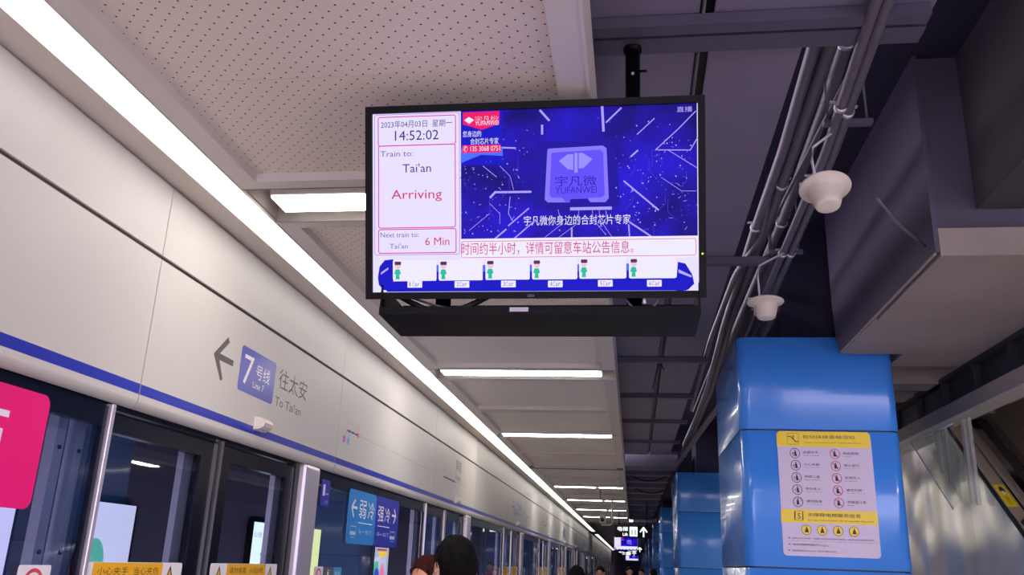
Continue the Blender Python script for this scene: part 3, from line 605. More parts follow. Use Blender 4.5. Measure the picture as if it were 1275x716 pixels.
# ---- platform doors and fixed glass below the header
DB = .505                       # top of the glass
ZF = -H
def sticker_pal():
    return dict(white=print_white, amber=mat('sticker_amber', '#f2b51a', .5), ink=mat('sticker_ink', '#2a2420', .6), red=PAL['red'], slate=mat('sticker_slate', '#5a6070', .5), sky=mat('sticker_sky', '#3c9ad8', .5))
SPAL = sticker_pal()
warn_boxes = {'left': (2.985, 3.692, 3.040, 3.530), 'right': (3.955, 4.744, 4.130, 4.591)}
def door_unit():
    d = empty('door_1', (XG, 3.0, ZF), 'glass platform screen door between stainless posts', 'door', kind='structure')
    for nm, y0, y1 in (('left', 2.995, 3.860), ('right', 3.925, 4.862)):
        lf = B(); t = .02
        fa, fb_ = (.022, .13) if nm == 'left' else (.10, .10)
        for (a, c, e, f) in ((y0, y0+fa, ZF+.02, DB-.02), (y1-fb_, y1, ZF+.02, DB-.02)): lf.box(XG-.04, XG-.004, a, c, e, f, door_dark)
        lf.box(XG-.04, XG-.004, y0+fa, y1-fb_, DB-.09, DB-.02, door_dark); lf.box(XG-.04, XG-.004, y0+fa, y1-fb_, ZF+.02, ZF+.14, door_dark)
        leaf = build('door_leaf', lf, d)
        g = B(); g.box(XG-.026, XG-.014, y0+fa, y1-fb_, ZF+.14, DB-.09, glass); build('glass_pane', g, leaf)
        s = B(); s.box(XG-.075, XG-.045, y1-fb_-.075, y1-fb_+.01, ZF+.02, DB-.04, steel); build('inner_stile', s, leaf)
        e0, e1, a0, a1 = warn_boxes[nm]
        cv = Canvas(lambda x, y, h: (XG+h+.001, x, y), leaf, SPAL)
        cv.draw([('rrect', 'warning_sticker', 'white', (e0, -.26, e1, -.048), .012), ('rect', 'warning_sticker', 'amber', (a0, -.258, a1, -.050)),
                 ('text', 'warning_lettering', 'ink', (a0+.03, -.095, (a0+a1)/2-.01, -.066), '小心夹手' if nm == 'left' else '请勿倚靠'),
                 ('text', 'warning_lettering', 'ink', ((a0+a1)/2+.03, -.095, a1-.03, -.066), '当心夹伤' if nm == 'left' else '小心站台间隙'),
                 ('text', 'warning_lettering', 'ink', (a0+.03, -.14, a1-.03, -.115), 'Mind your hands'),
                 ('poly', 'warning_lettering', 'ink', [(a1+.02, -.135), (a1+.105, -.135), (a1+.0625, -.058)], 0),
                 ('poly', 'warning_sticker', 'amber', [(a1+.034, -.128), (a1+.091, -.128), (a1+.0625, -.074)], 0)] +
                ([('poly', 'warning_lettering', 'ink', [(e0+.05, -.135), (e0+.135, -.135), (e0+.0925, -.058)], 0),
                  ('poly', 'warning_sticker', 'amber', [(e0+.064, -.128), (e0+.121, -.128), (e0+.0925, -.074)], 0)] if nm == 'right' else []))
        cv.flush()
    r = B()
    r.box(XG-.03, XG-.002, 3.862, 3.923, ZF+.02, DB, rubber); build('meeting_seal', r, d)
    for y in (3.860, 3.921):
        r = B(); r.box(XG-.01, XG+.004, y, y+.006, ZF+.02, DB, chrome); build('edge_trim', r, d)
    p = B(); p.bbox(XG-.10, XG+.045, 4.925, 5.165, ZF, DB+.01, steel, c=.022); build('post', p, d)
    p = B(); p.box(XG-.06, XG-.0, 4.862, 4.925, ZF, DB+.01, rubber); build('door_pocket', p, d)
    m_ = B(); m_.bbox(XG-.03, XG+.012, 2.975, 2.998, ZF, DB+.01, steel, c=.004); build('jamb_trim', m_, d)
    tr = B(); tr.box(XG-.06, XG+.006, 2.975, 5.165, ZF, ZF+.02, steel); build('threshold', tr, d)
    return d
def window_unit():
    d = empty('window_1', (XG, 5.165, ZF), 'fixed glass panel of the platform screen between two doors', 'window', kind='structure')
    f = B()
    for (y0, y1) in ((5.168, 5.215), (6.590, 6.612), (8.140, 8.162)): f.box(XG-.04, XG-.004, y0, y1, ZF+.02, DB, door_dark)
    f.box(XG-.04, XG-.004, 5.215, 8.140, DB-.075, DB, door_dark); f.box(XG-.04, XG-.004, 5.168, 8.160, ZF, ZF+.16, door_dark)
    build('frame', f, d)
    for y0, y1 in ((5.215, 6.590), (6.612, 8.140)):
        g = B(); g.box(XG-.026, XG-.014, y0, y1, ZF+.16, DB-.075, glass); build('glass_pane', g, d)
    for y0, y1 in ((7.96, 8.01), (8.075, 8.12)):
        s = B(); s.box(XG-.09, XG-.05, y0, y1, ZF+.02, DB-.03, steel)
        for z in (.33, -.02, -.7): s.tube([(XG-.051, (y0+y1)/2, z), (XG-.044, (y0+y1)/2, z)], .008, rubber, 8)
        build('inner_stile', s, d)
    cv = Canvas(lambda x, y, h: (XG+h+.001, x, y), d, SPAL)
    for x in (5.33, 7.83):
        cv.draw([('rrect', 'notice_sticker', 'white', (x, -.24, x+.165, -.060), .01), ('ring', 'notice_sticker', 'red', (x+.03, -.175, x+.135, -.070), .012),
                 ('line', 'notice_sticker', 'red', [(x+.05, -.09), (x+.115, -.155)], .010)])
    cv.draw([('rrect', 'notice_sticker', 'slate', (5.505, -.24, 5.685, -.062), .01), ('text', 'notice_lettering', 'white', (5.57, -.12, 5.61, -.08), 'i'),
             ('rrect', 'notice_sticker', 'sky', (5.690, -.24, 5.855, -.064), .006), ('text', 'notice_lettering', 'white', (5.72, -.125, 5.83, -.09), '弱冷')])
    cv.flush()
    return d
d1 = door_unit(); w1 = window_unit()
ORD = ['second', 'third', 'fourth', 'fifth', 'sixth', 'seventh', 'eighth', 'ninth', 'tenth', 'eleventh', 'twelfth', 'thirteenth', 'fourteenth', 'fifteenth']
d1['label'] = 'nearest glass platform screen door, with two amber warning stickers, under the line seven direction sign'
w1['label'] = 'fixed glass panel of the platform screen carrying the light and dark blue sign'
for k in range(1, 15):
    shift_copy(d1, dy=k*PITCH, label='%s glass platform screen door counting from the nearest one' % ORD[k-1]).name = 'door_%d' % (k+1)
    if k < 15: shift_copy(w1, dy=k*PITCH, label='fixed glass panel of the platform screen, just past the %s platform door' % ORD[k-1]).name = 'window_%d' % (k+1)
d0 = shift_copy(d1, dy=-PITCH, label='glass platform door beside the camera, before the pink sign'); d0.name = 'door_16'
w0 = shift_copy(w1, dy=-PITCH, label='fixed glass panel at the left edge, carrying the magenta sign'); w0.name = 'window_16'

# tunnel beyond the glass, with its lit advertising boxes
tn = B(); tn.box(-6.0, -5.7, -9, 92, -3.2, 2.8, tunnel_m); tn.box(-5.7, -2.2, -9, 92, 2.4, 2.6, tunnel_m); tn.box(-5.7, -2.1, -9, 92, -3.2, -3.0, tunnel_m)
build('trim_1', tn, kind='structure', label='dark tunnel wall and roof behind the platform doors', cat='tunnel')
tn = B(); tn.box(-2.35, -2.22, -9, 92, 1.9, 2.4, tunnel_m); build('trim_2', tn, kind='structure', label='dark beam above the tunnel edge', cat='beam')
def lightbox(y0, y1, z0, z1, col, pw, label, deco=None):
    t = empty('light_box', (-5.66, (y0+y1)/2, z0), label, 'light box', 'advertising light boxes on the tunnel wall')
    f = B(); e = .012
    f.box(-5.70, -5.60, y0-e, y0, z0-e, z1+e, black_plastic); f.box(-5.70, -5.60, y1, y1+e, z0-e, z1+e, black_plastic)
    f.box(-5.70, -5.60, y0, y1, z1, z1+e, black_plastic); f.box(-5.70, -5.60, y0, y1, z0-e, z0, black_plastic); build('frame', f, t)
    s = B(); s.box(-5.70, -5.62, y0, y1, z0, z1, glow('glow_'+col, col, pw)); build('screen', s, t)
    if deco:
        cv = Canvas(lambda x, y, h: (-5.62+h*4, x, y), t, dict(w=glow('ad_white', '#ffffff', 3), p=glow('ad_pink', '#ff7aa0', 2), g=glow('ad_green', '#4fd08a', 1.5), y=glow('ad_yellow', '#ffd23a', 2), r=glow('ad_red', '#e8324a', 1.5), b=glow('ad_blue', '#3a50d0', 1.5), k=glow('ad_grey', '#8a90a8', 1), t=glow('ad_teal', '#66c9b0', 1.2)))
        cv.draw(deco); cv.flush()
lightbox(4.6, 7.50, -1.3, .46, '#d9cdf2', 1.6, 'lilac lit advertisement on the tunnel wall under the magenta sign', [('text', 'lettering', 'w', (6.55, -.22, 6.98, .08), '8'), ('text', 'lettering', 'w', (7.10, -.10, 7.34, .10), '折')])
lightbox(8.55, 9.50, -1.3, .47, '#d6d2ea', 1.6, 'pale lit advertisement behind the nearest platform door', [('oval', 'artwork', 't', (8.62, -.40, 9.02, .10)), ('rrect', 'artwork', 'k', (8.66, -.9, 9.3, -.5), .04)])
lightbox(12.72, 13.46, -1.3, .46, '#e6f4ff', 2.2, 'bluish white lit panel behind the right leaf of the nearest door', [('text', 'lettering', 'k', (12.8, .24, 13.1, .32), '公告'), ('rect', 'lettering', 'k', (13.1, -.02, 13.3, .02))])
lightbox(14.95, 15.70, -1.6, .46, '#f6f7a0', 1.8, 'narrow yellow lit panel under the number one sticker')
lightbox(19.2, 20.4, -1.6, .24, '#e9e2f5', 1.3, 'colourful lit poster under the dark blue half of the sign', [('rrect', 'artwork', 'y', (19.55, .04, 20.25, .16), .03), ('rrect', 'artwork', 'g', (19.25, -.55, 19.6, -.06), .04), ('oval', 'artwork', 'b', (19.3, -.5, 19.7, -.2)), ('oval', 'artwork', 'p', (19.75, -.6, 20.1, -.1)), ('rect', 'artwork', 'r', (19.4, .17, 20.2, .21))])
lightbox(29.5, 31.5, -1.6, .30, '#e8dcf0', 1.2, 'pink and white lit poster beyond the man in black hair', [('rrect', 'artwork', 'p', (29.8, -1.0, 30.5, .2), .05), ('rrect', 'artwork', 'r', (30.7, -1.2, 31.2, -.1), .05)])
lightbox(25.4, 26.6, -1.6, .25, '#e2e4ff', 1.4, 'white lit panel far down the tunnel wall')

# ---- false ceiling over the platform edge
b = B(); b.box(-2.05, -1.779, -4, 39, 1.463, 1.475, mat('closer_grey', '#d8cec2', .6)); build('closer_strip', b, wall)
GS[0] = .935
ZC = 1.562
CXL, CXR = -1.739, -.148
ceil = empty('ceiling', (-.95, 3.4, ZC), 'grey metal false ceiling of framed panels along the platform edge', 'ceiling', kind='structure')
def framed_panel(y0, y1, perf):
    g = .004; y0 += g; y1 -= g; wd = .10; fb = B(); x0, x1 = CXL, CXR
    # mitred border with a bevelled inner lip
    O = [(x0, y0), (x1, y0), (x1, y1), (x0, y1)]; I = [(x0+wd, y0+wd*.75), (x1-wd, y0+wd*.75), (x1-wd, y1-wd*.75), (x0+wd, y1-wd*.75)]
    J = [(x+(.012 if x < -1 else -.012), y+(.012 if i < 2 else -.012)) for i, (x, y) in enumerate(I)]
    for i in range(4):
        j = (i+1) % 4
        fb.add([O[i]+(ZC,), O[j]+(ZC,), I[j]+(ZC,), I[i]+(ZC,), I[i]+(ZC+.045,), I[j]+(ZC+.045,), O[i]+(ZC+.06,), O[j]+(ZC+.06,)],
               [(0, 1, 2, 3), (3, 2, 5, 4), (0, 6, 7, 1), (4, 5, 7, 6)], frame_grey)
    return fb, (I[0][0], I[1][0], I[0][1], I[2][1])
YS = [3.374-3.715*2 + 3.715*i for i in range(12)]     # far edge of each pair of panels: a lamp slot follows
protoP = {}
ny = 0
for si, ye in enumerate(YS):
    if ye > 34.5: break
    if si == 0: continue
    for h_, (a, c) in enumerate(((ye-3.325, ye-1.6625), (ye-1.6625, ye))):
        perf = ye < 4 or (ye < 8 and h_ == 0)
        key = (perf, h_)
        if key not in protoP:
            fb, I = framed_panel(a, c, perf)
            fr = build('ceiling_panel', fb, ceil)
            inn = B(); mid = (I[2]+I[3])/2
            m_ = perf_m if perf else inner_grey
            inn.box(I[0]-.01, I[1]+.01, I[2]-.01, mid-.0012, ZC+.040, ZC+.05, m_); inn.box(I[0]-.01, I[1]+.01, mid+.0012, I[3]+.01, ZC+.040, ZC+.05, m_)
            build('infill_sheet', inn, fr); protoP[key] = (fr, ye)
        else:
            fr, y_ = protoP[key]; shift_copy(fr, dy=ye-y_)
    s = B(); y0, y1 = ye, ye+.39
    s.box(CXL, CXR, y0+.002, y1-.002, ZC+.10, ZC+.11, slot_grey)
    s.box(CXL, CXR, y0+.002, y0+.008, ZC+.0, ZC+.10, slot_grey); s.box(CXL, CXR, y1-.008, y1-.002, ZC+.0, ZC+.10, slot_grey); s.box(CXL, CXL+.01, y0+.008, y1-.008, ZC+.01, ZC+.10, slot_grey)
    build('lamp_slot', s, ceil)
    ny = y1
yend = 34.4
b = B(); b.box(CXR-.0, CXR+.012, YS[1]-3.3, yend, ZC-.004, ZC+.30, frame_grey); build('edge_fascia', b, ceil)
b = B(); b.box(CXL-.30, CXR, YS[1]-3.3, yend, ZC+.24, ZC+.27, dark_metal); build('ceiling_deck', b, ceil)

# cross lamps sitting in the slots
def bar_lamp(y, x0, x1, label, group='lamps set across the false ceiling', lit=True):
    t = empty('ceiling_lamp', ((x0+x1)/2, y, ZC+.03), label, 'lamp', group)
    h = B(); h.bbox(x0-.004, x1+.004, y-.095, y+.095, ZC+.012, ZC+.075, white_plastic, c=.008); build('housing', h, t)
    d = B(); d.box(x0+.004, x1-.004, y-.085, y+.085, ZC+.004, ZC+.012, lamp_bar if lit else inner_grey); build('diffuser', d, t)
LN = ['lamp bar crossing the ceiling directly left of the large screen', 'long lamp bar crossing the ceiling below the large screen', 'lamp bar crossing the ceiling, second one below the large screen',
      'unlit lamp bar crossing the ceiling beyond the second lit bar']
for i in range(-1, 8):
    y = 3.56+3.715*i
    if i < 0: bar_lamp(y, -1.645, -.257, ['second lamp bar behind the camera', 'lamp bar overhead behind the camera'][i+1]); continue
    if i < 4: bar_lamp(y, -1.645, -.257, LN[i], lit=i != 3)
    else:
        n = ['nearest', 'second', 'third', 'fourth'][i-4]
        bar_lamp(y, -1.62, -.76, 'left lamp of the %s lit pair far down the false ceiling' % n); bar_lamp(y, -.69, -.20, 'right lamp of the %s lit pair far down the false ceiling' % n)

# the continuous lamp along the header
def strip_lamp(y0, y1, label, off, span=1.4715):
    t = empty('linear_lamp', (-1.82, (y0+y1)/2, ZC), label, 'lamp', 'continuous lamps over the platform doors')
    h = B(); h.box(-1.905, -1.737, y0, y1, ZC+.006, ZC+.08, slot_grey)
    h.box(-1.905, -1.900, y0, y1, ZC-.004, ZC+.006, frame_grey); h.box(-1.742, -1.737, y0, y1, ZC-.004, ZC+.006, frame_grey)
    build('housing', h, t)
    y = off
    while y < y0-.01: y += span
    ys = [y0] + [y+span*i for i in range(int((y1-y)/span)+1)] + [y1]
    for a, c in zip(ys[:-1], ys[1:]):
        if c-a < .05: continue
        d = B(); d.box(-1.899, -1.743, a+.0035, c-.0035, ZC-.001, ZC+.006, lamp_white); build('diffuser', d, t)
strip_lamp(-4.0, 41.7, 'long continuous lamp strip running along the top of the header', 2.517-1.4715*8)
strip_lamp(45.6, 85.0, 'far continuous lamp strip beyond the gap, above the distant header', 45.6)

GS[0] = 1.0
# ---- bare soffit to the right of the false ceiling
ZS = 1.884
sof = empty('ceiling_soffit', (.3, 6, ZS), 'dark bare soffit of wide boards beside the false ceiling', 'ceiling', kind='structure')
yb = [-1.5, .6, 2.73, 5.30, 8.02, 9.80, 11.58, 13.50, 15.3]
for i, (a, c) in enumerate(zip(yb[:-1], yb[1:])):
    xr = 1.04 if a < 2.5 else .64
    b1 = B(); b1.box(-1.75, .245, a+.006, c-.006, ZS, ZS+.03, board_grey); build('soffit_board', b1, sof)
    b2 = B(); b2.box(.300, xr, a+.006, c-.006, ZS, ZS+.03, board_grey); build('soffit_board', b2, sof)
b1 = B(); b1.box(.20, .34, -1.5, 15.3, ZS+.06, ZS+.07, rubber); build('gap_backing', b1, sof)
b1 = B(); b1.tube([(.258, -1.5, ZS-.005), (.258, 15.2, ZS-.005)], .006, conduit_grey, 8); build('suspension_wire', b1, sof)
def channel(y, x0, x1, label, z=ZS-.05):
    b = B(); b.prism([(y-.03, z), (y+.03, z), (y+.03, z+.045), (y+.024, z+.045), (y+.024, z+.006), (y-.024, z+.006), (y-.024, z+.045), (y-.03, z+.045)], x0, x1, 'x', galv)
    for x in (x0+.15, (x0+x1)/2, x1-.12): b.tube([(x, y, z+.006), (x, y, 2.45 if x > .66 and y > 2.8 else ZS)], .005, conduit_grey, 6)
    o = build('channel', b, label=label, cat='channel', group='steel channels across the bare soffit')
for y, x0, x1, l in ((2.70, -.14, 1.02, 'steel channel crossing above the large screen'), (5.24, -.14, .98, 'steel channel behind the right edge of the large screen'),
                     (7.98, -.13, .70, 'steel channel crossing the soffit just below the large screen, touching the nearest column'), (9.77, -.13, .72, 'second steel channel below the large screen'),
                     (11.56, -.13, .72, 'third steel channel below the large screen'), (13.50, -.13, .72, 'fourth steel channel below the large screen')):
    channel(y, x0, x1, l)
# the channel above the screen is a deeper one
b = B(); b.prism([(2.76, ZS-.04), (2.86, ZS-.04), (2.86, ZS-.002), (2.76, ZS-.002)], -.13, 1.03, 'x', galv); build('channel', b, label='deep flat steel rail across the soffit just above the large screen', cat='channel', group='steel channels across the bare soffit')

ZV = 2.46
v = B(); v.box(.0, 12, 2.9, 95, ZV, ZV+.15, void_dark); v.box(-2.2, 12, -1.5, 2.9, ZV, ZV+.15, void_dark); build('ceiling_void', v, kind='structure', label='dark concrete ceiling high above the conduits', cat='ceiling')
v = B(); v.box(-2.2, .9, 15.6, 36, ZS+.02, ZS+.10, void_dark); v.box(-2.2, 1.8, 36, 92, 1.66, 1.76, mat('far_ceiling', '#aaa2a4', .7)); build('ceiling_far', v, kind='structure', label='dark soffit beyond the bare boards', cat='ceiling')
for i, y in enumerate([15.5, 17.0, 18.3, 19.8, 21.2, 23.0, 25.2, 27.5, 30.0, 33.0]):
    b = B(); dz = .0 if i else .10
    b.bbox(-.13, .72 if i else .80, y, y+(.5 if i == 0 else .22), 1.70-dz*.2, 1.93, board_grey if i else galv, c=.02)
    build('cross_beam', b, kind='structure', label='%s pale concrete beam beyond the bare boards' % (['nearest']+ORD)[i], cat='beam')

# ---- concrete landing and downstand beams, upper right
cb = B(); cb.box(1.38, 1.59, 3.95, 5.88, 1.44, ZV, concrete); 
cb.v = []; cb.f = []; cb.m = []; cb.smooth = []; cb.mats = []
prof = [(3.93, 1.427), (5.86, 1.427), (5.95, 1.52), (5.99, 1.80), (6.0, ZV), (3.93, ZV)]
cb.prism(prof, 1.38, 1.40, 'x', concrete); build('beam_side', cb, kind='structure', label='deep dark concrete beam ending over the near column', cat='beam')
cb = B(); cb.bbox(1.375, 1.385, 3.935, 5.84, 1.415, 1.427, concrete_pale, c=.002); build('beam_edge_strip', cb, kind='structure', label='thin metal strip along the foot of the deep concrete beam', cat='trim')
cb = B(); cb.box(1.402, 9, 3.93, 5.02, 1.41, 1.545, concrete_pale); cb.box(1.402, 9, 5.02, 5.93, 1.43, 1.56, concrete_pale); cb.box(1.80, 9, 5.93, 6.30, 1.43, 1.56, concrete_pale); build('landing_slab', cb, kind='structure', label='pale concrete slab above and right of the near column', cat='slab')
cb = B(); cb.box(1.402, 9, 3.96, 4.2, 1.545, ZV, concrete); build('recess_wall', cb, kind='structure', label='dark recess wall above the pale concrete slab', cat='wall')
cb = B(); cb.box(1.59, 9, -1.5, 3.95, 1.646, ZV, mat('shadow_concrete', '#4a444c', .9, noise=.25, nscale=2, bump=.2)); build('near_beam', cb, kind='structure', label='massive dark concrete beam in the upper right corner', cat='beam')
for i, (y, z) in enumerate(((6.75, 1.40), (7.35, 1.42), (8.0, 1.40), (8.9, 1.42), (10.2, 1.40), (12.0, 1.4))):
    cb = B(); cb.box(1.8, 9, y, y+.28, z, z+.16, concrete_pale if i != 3 else board_grey); build('rib_beam', cb, kind='structure', label='%s rib beam under the floor behind the near column' % (['nearest']+ORD)[i], cat='beam')
cb = B(); cb.box(1.8, 9, 6.4, 30, 1.62, 1.7, void_dark); build('rear_slab', cb, kind='structure', label='dark slab above the rib beams', cat='slab')

# floor-opening edge beam over the escalator
eb = B(); eb.box(2.30, 2.42, 1.5, 20, 1.122, 1.232, concrete_pale); eb.box(2.285, 2.43, 1.5, 20, 1.110, 1.122, mat('beam_lip', '#cfc8bd', .4))
root_eb = build('opening_beam', eb, kind='structure', label='pale edge beam of the floor opening above the escalator', cat='beam')
db = B(); db.box(2.34, 2.36, 1.5, 20, 1.232, 1.46, dark_metal); db.box(2.28, 2.42, 1.5, 20, 1.40, 1.43, dark_metal); 
for i in range(18): db.box(2.29, 2.34, 3.0+i*.62, 3.05+i*.62, 1.232, 1.40, dark_metal)
build('dark_beam', db, kind='structure', label='dark steel beam with stiffeners above the pale edge beam', cat='beam')

# ---- columns
def column(y, label):
    x0, x1, dp, R = .723, 1.758, 1.65, .075
    t = empty('column', ((x0+x1)/2, y+dp/2, ZF), label, 'column', 'blue clad columns', 'structure')
    def ringpts(i):
        pts = []
        for cx, cy, a in ((x1-R, y+dp-R, 0), (x0+R, y+dp-R, 90), (x0+R, y+R, 180), (x1-R, y+R, 270)):
            for k in range(7):
                g = math.radians(a+15*k); pts.append((cx+(R-i)*math.cos(g), cy+(R-i)*math.sin(g)))
        return pts
    zs = [ZF+.12, -.849, .0365, .922, 1.57]
    for a, c in zip(zs[:-1], zs[1:]):
        b = B(); a2, c2 = a+.005, c-.005
        for rr in ((a2, a2+.004, .004), ): pass
        lo, l1, u1, hi = ringpts(.004), ringpts(0), ringpts(0), ringpts(.004)
        n = len(lo); vs = [(p[0], p[1], a2) for p in lo]+[(p[0], p[1], a2+.004) for p in l1]+[(p[0], p[1], c2-.004) for p in u1]+[(p[0], p[1], c2) for p in hi]
        fs = [[k*n+i, k*n+(i+1) % n, (k+1)*n+(i+1) % n, (k+1)*n+i] for k in range(3) for i in range(n)]
        b.add(vs, fs, col_blue, True); b.add([(p[0], p[1], c2) for p in hi], [list(range(n))], col_blue); b.add([(p[0], p[1], a2) for p in lo], [list(range(n))], col_blue)
        build('cladding', b, t)
    b = B(); b.prism(ringpts(.012), ZF, 1.56, 'z', rubber); build('core', b, t)
    b = B(); b.prism([(x0+.36, y+.3), (x1-.2, y+.3), (x1-.2, y+dp-.3), (x0+.36, y+dp-.3)], 1.57, ZV, 'z', void_dark); build('concrete_head', b, t)
    b = B(); b.prism(ringpts(-.004), ZF, ZF+.115, 'z', steel); build('skirting', b, t)
    return t
c1 = column(6.0, 'nearest blue column, carrying the white and yellow notice')
for i in range(1, 10):
    c = shift_copy(c1, dy=9.0*i, label='%s blue column in the row behind the one with the notice' % ORD[i-1])
cm = shift_copy(c1, dy=-9.0, label='blue column behind the camera')

# end wall
b = B(); b.box(-6, 12, 92, 92.2, -H-1, 2.6, mat('end_wall', '#8a8494', .8)); build('wall_back', b, kind='structure', label='far end wall of the platform', cat='wall')
b = B(); b.box(11.8, 12, -4, 92, -H, 2.6, mat('side_wall', '#8d8580', .7)); build('wall_right', b, kind='structure', label='wall across the other platform, hidden behind the escalator', cat='wall')
# ================================================================== THE LARGE SCREEN
def screen_pal(pw=1.0):
    e = lambda n, c, p=1.0: glow('screen_'+n, c, p*pw)
    vid = glow('screen_video', '#1a10c8', 1.0*pw)
    if not vid.get('done'):
        vid['done'] = 1; nt = vid.node_tree; L = nt.links.new; bs = nt.nodes['Principled BSDF']
        tc = nt.nodes.new('ShaderNodeTexCoord'); n1 = nt.nodes.new('ShaderNodeTexNoise'); n1.inputs['Scale'].default_value = 5
        rp = nt.nodes.new('ShaderNodeValToRGB'); rp.color_ramp.elements[0].position = .32; rp.color_ramp.elements[0].color = lin('#12076a'); rp.color_ramp.elements[1].position = .68; rp.color_ramp.elements[1].color = lin('#2814d4')
        L(tc.outputs['Object'], n1.inputs['Vector']); L(n1.outputs['Fac'], rp.inputs[0]); L(rp.outputs[0], bs.inputs['Emission Color'])
    return dict(panel=e('panel', '#e4dcff', 1.05), violet=e('violet', '#9a50d8'), magenta=e('magenta', '#e0309a'), ink=e('ink', '#3a2d80'), ink2=e('ink2', '#6a60a8'), crimson=e('crimson', '#d8336e'),
                video=vid, blue1=e('blue1', '#1414c8'), blue2=e('blue2', '#4a70ff'), red=e('red', '#f01a6a'), white=e('white', '#f0eaff'), lilac=e('lilac', '#b8a8ff'),
                chipdark=e('chipdark', '#1d10a0'), chiplight=e('chiplight', '#8a78ff'), chipmid=e('chipmid', '#6450fa'), logo=e('logo', '#9a90ff'), chipink=e('chipink', '#2c1cb8'), bright=e('bright', '#a898ff', 1.1),
                faint=e('faint', '#5648f0'), pale=e('pale', '#ece6ff', 1.05), skin=e('skin', '#ecc8d8'), hair=e('hair', '#5a3060'), green=e('green', '#2cc0a0'))
def big_screen(x, y, z, label, full=True):
    tilt = math.radians(17.1); W_, H_ = 1.10, .636
    t = empty('hanging_screen', (x, y, z), label, 'screen', 'hanging information screens', rot=(tilt, 0, 0))
    b = B(); SW, SH = .528, .295; D = .012
    b.box(-W_/2, -SW, -D, .04, -H_/2, H_/2, black_plastic); b.box(SW, W_/2, -D, .04, -H_/2, H_/2, black_plastic)
    b.box(-SW, SW, -D, .04, SH, H_/2, black_plastic); b.box(-SW, SW, -D, .04, -H_/2, -SH, black_plastic); b.box(-SW, SW, .006, .04, -SH, SH, black_plastic)
    build('bezel', b, t, local=True)
    b = B(); b.bbox(-.40, .40, .04, .075, -.22, .22, black_plastic, c=.012); build('back_cover', b, t, local=True)
    pal = screen_pal(1.0)
    b = B(); b.box(-SW, SW, 0, .006, -SH, SH, pal['panel']); build('display', b, t, local=True)
    cv = Canvas(lambda u, v, h: (u, -h, v), t, pal, local=True)
    if full:
        cv.draw(SCREEN)
        for i, (u, v) in enumerate(((-.403, -.276), (-.2455, -.277), (-.0925, -.277), (.0598, -.278), (.2195, -.277), (.3737, -.278))):
            for j, ch in enumerate((str(i+1), 'C', 'a', 'r')):      # evenly spaced letters, as on the real display
                cv.draw([('text', 'number_lettering', 'ink2', (u+j*.009, v, u+j*.009+(.0065 if ch != '1' else .003), v+(.0138 if j < 2 else .0100)), ch)])
    else: cv.draw([s for s in SCREEN if s[0] != 'text' and 'conductor' not in s[1] and s[0] != 'line'])
    if full:
        rnd = random.Random(3); it = []
        vx0, vx1, vy0, vy1 = -.238, .525, -.115, .285
        for _ in range(520):
            u = rnd.uniform(vx0, vx1); v = rnd.uniform(vy0, vy1)
            if -.01 < u < .27 and -.05 < v < .20: continue
            if u < -.10 and v > .13: continue
            if v > .2 and rnd.random() < .8: continue
            if -.03 < u < .33 and v < -.04 and rnd.random() < .7: continue
            s = rnd.choice((.0008, .001, .0015, .002))
            it.append((u, v, s, rnd.random()))
        dots = []
        for u, v, s, q in it:
            m = 'bright' if q < .4 else 'faint' if q < .8 else 'lilac'
            if q > .9: dots.append(('line', 'circuit_glints', m, [(u, v), (u+rnd.uniform(-.012, .012), v+rnd.uniform(-.010, .010))], .0012))
            else: dots.append(('rect', 'circuit_glints', m, (u-s, v-s, u+s, v+s)))
        cv.k = 14; cv2 = Canvas(lambda u, v, h: (u, -h, v), t, pal, step=.000004, local=True); cv2.k = 620; cv2.draw(dots); cv2.flush(stuff=('circuit_glints',))
        # bundles of thin conductors fading out of the chip
        cv3 = Canvas(lambda u, v, h: (u, -h, v), t, pal, local=True); cv3.k = 60; L_ = []
        for i in range(26):
            u = rnd.uniform(-.22, .50); v = rnd.uniform(-.1, .17); a = rnd.choice((-1, 1)); l1, l2 = rnd.uniform(.01, .05), rnd.uniform(.01, .03)
            if -.04 < u < .30 or (u < -.08 and v > .1): continue
            L_.append(('line', 'circuit_lines', 'faint', [(u, v), (u+l1*a*.0, v-l1), (u+l2*a, v-l1-l2)], .0009))
        cv3.draw(L_); cv3.flush(stuff=('circuit_lines',))
        cv4 = Canvas(lambda u, v, h: (u, -h-.0121, v), t, dict(g=glow('led_green', '#a8ff30', 2.5), s=mat('bezel_print', '#8a8494', .5)), local=True)
        cv4.draw([('oval', 'status_light', 'g', (.536, -.183, .542, -.177)), ('text', 'maker_lettering', 's', (-.012, -.312, .010, -.304), 'LEDA')]); cv4.flush()
    cv.flush(stuff=('trace',))
    return t
tv = big_screen(-.318, 2.546, 1.119, 'large hanging screen showing the clock, an arriving train and a blue circuit video')
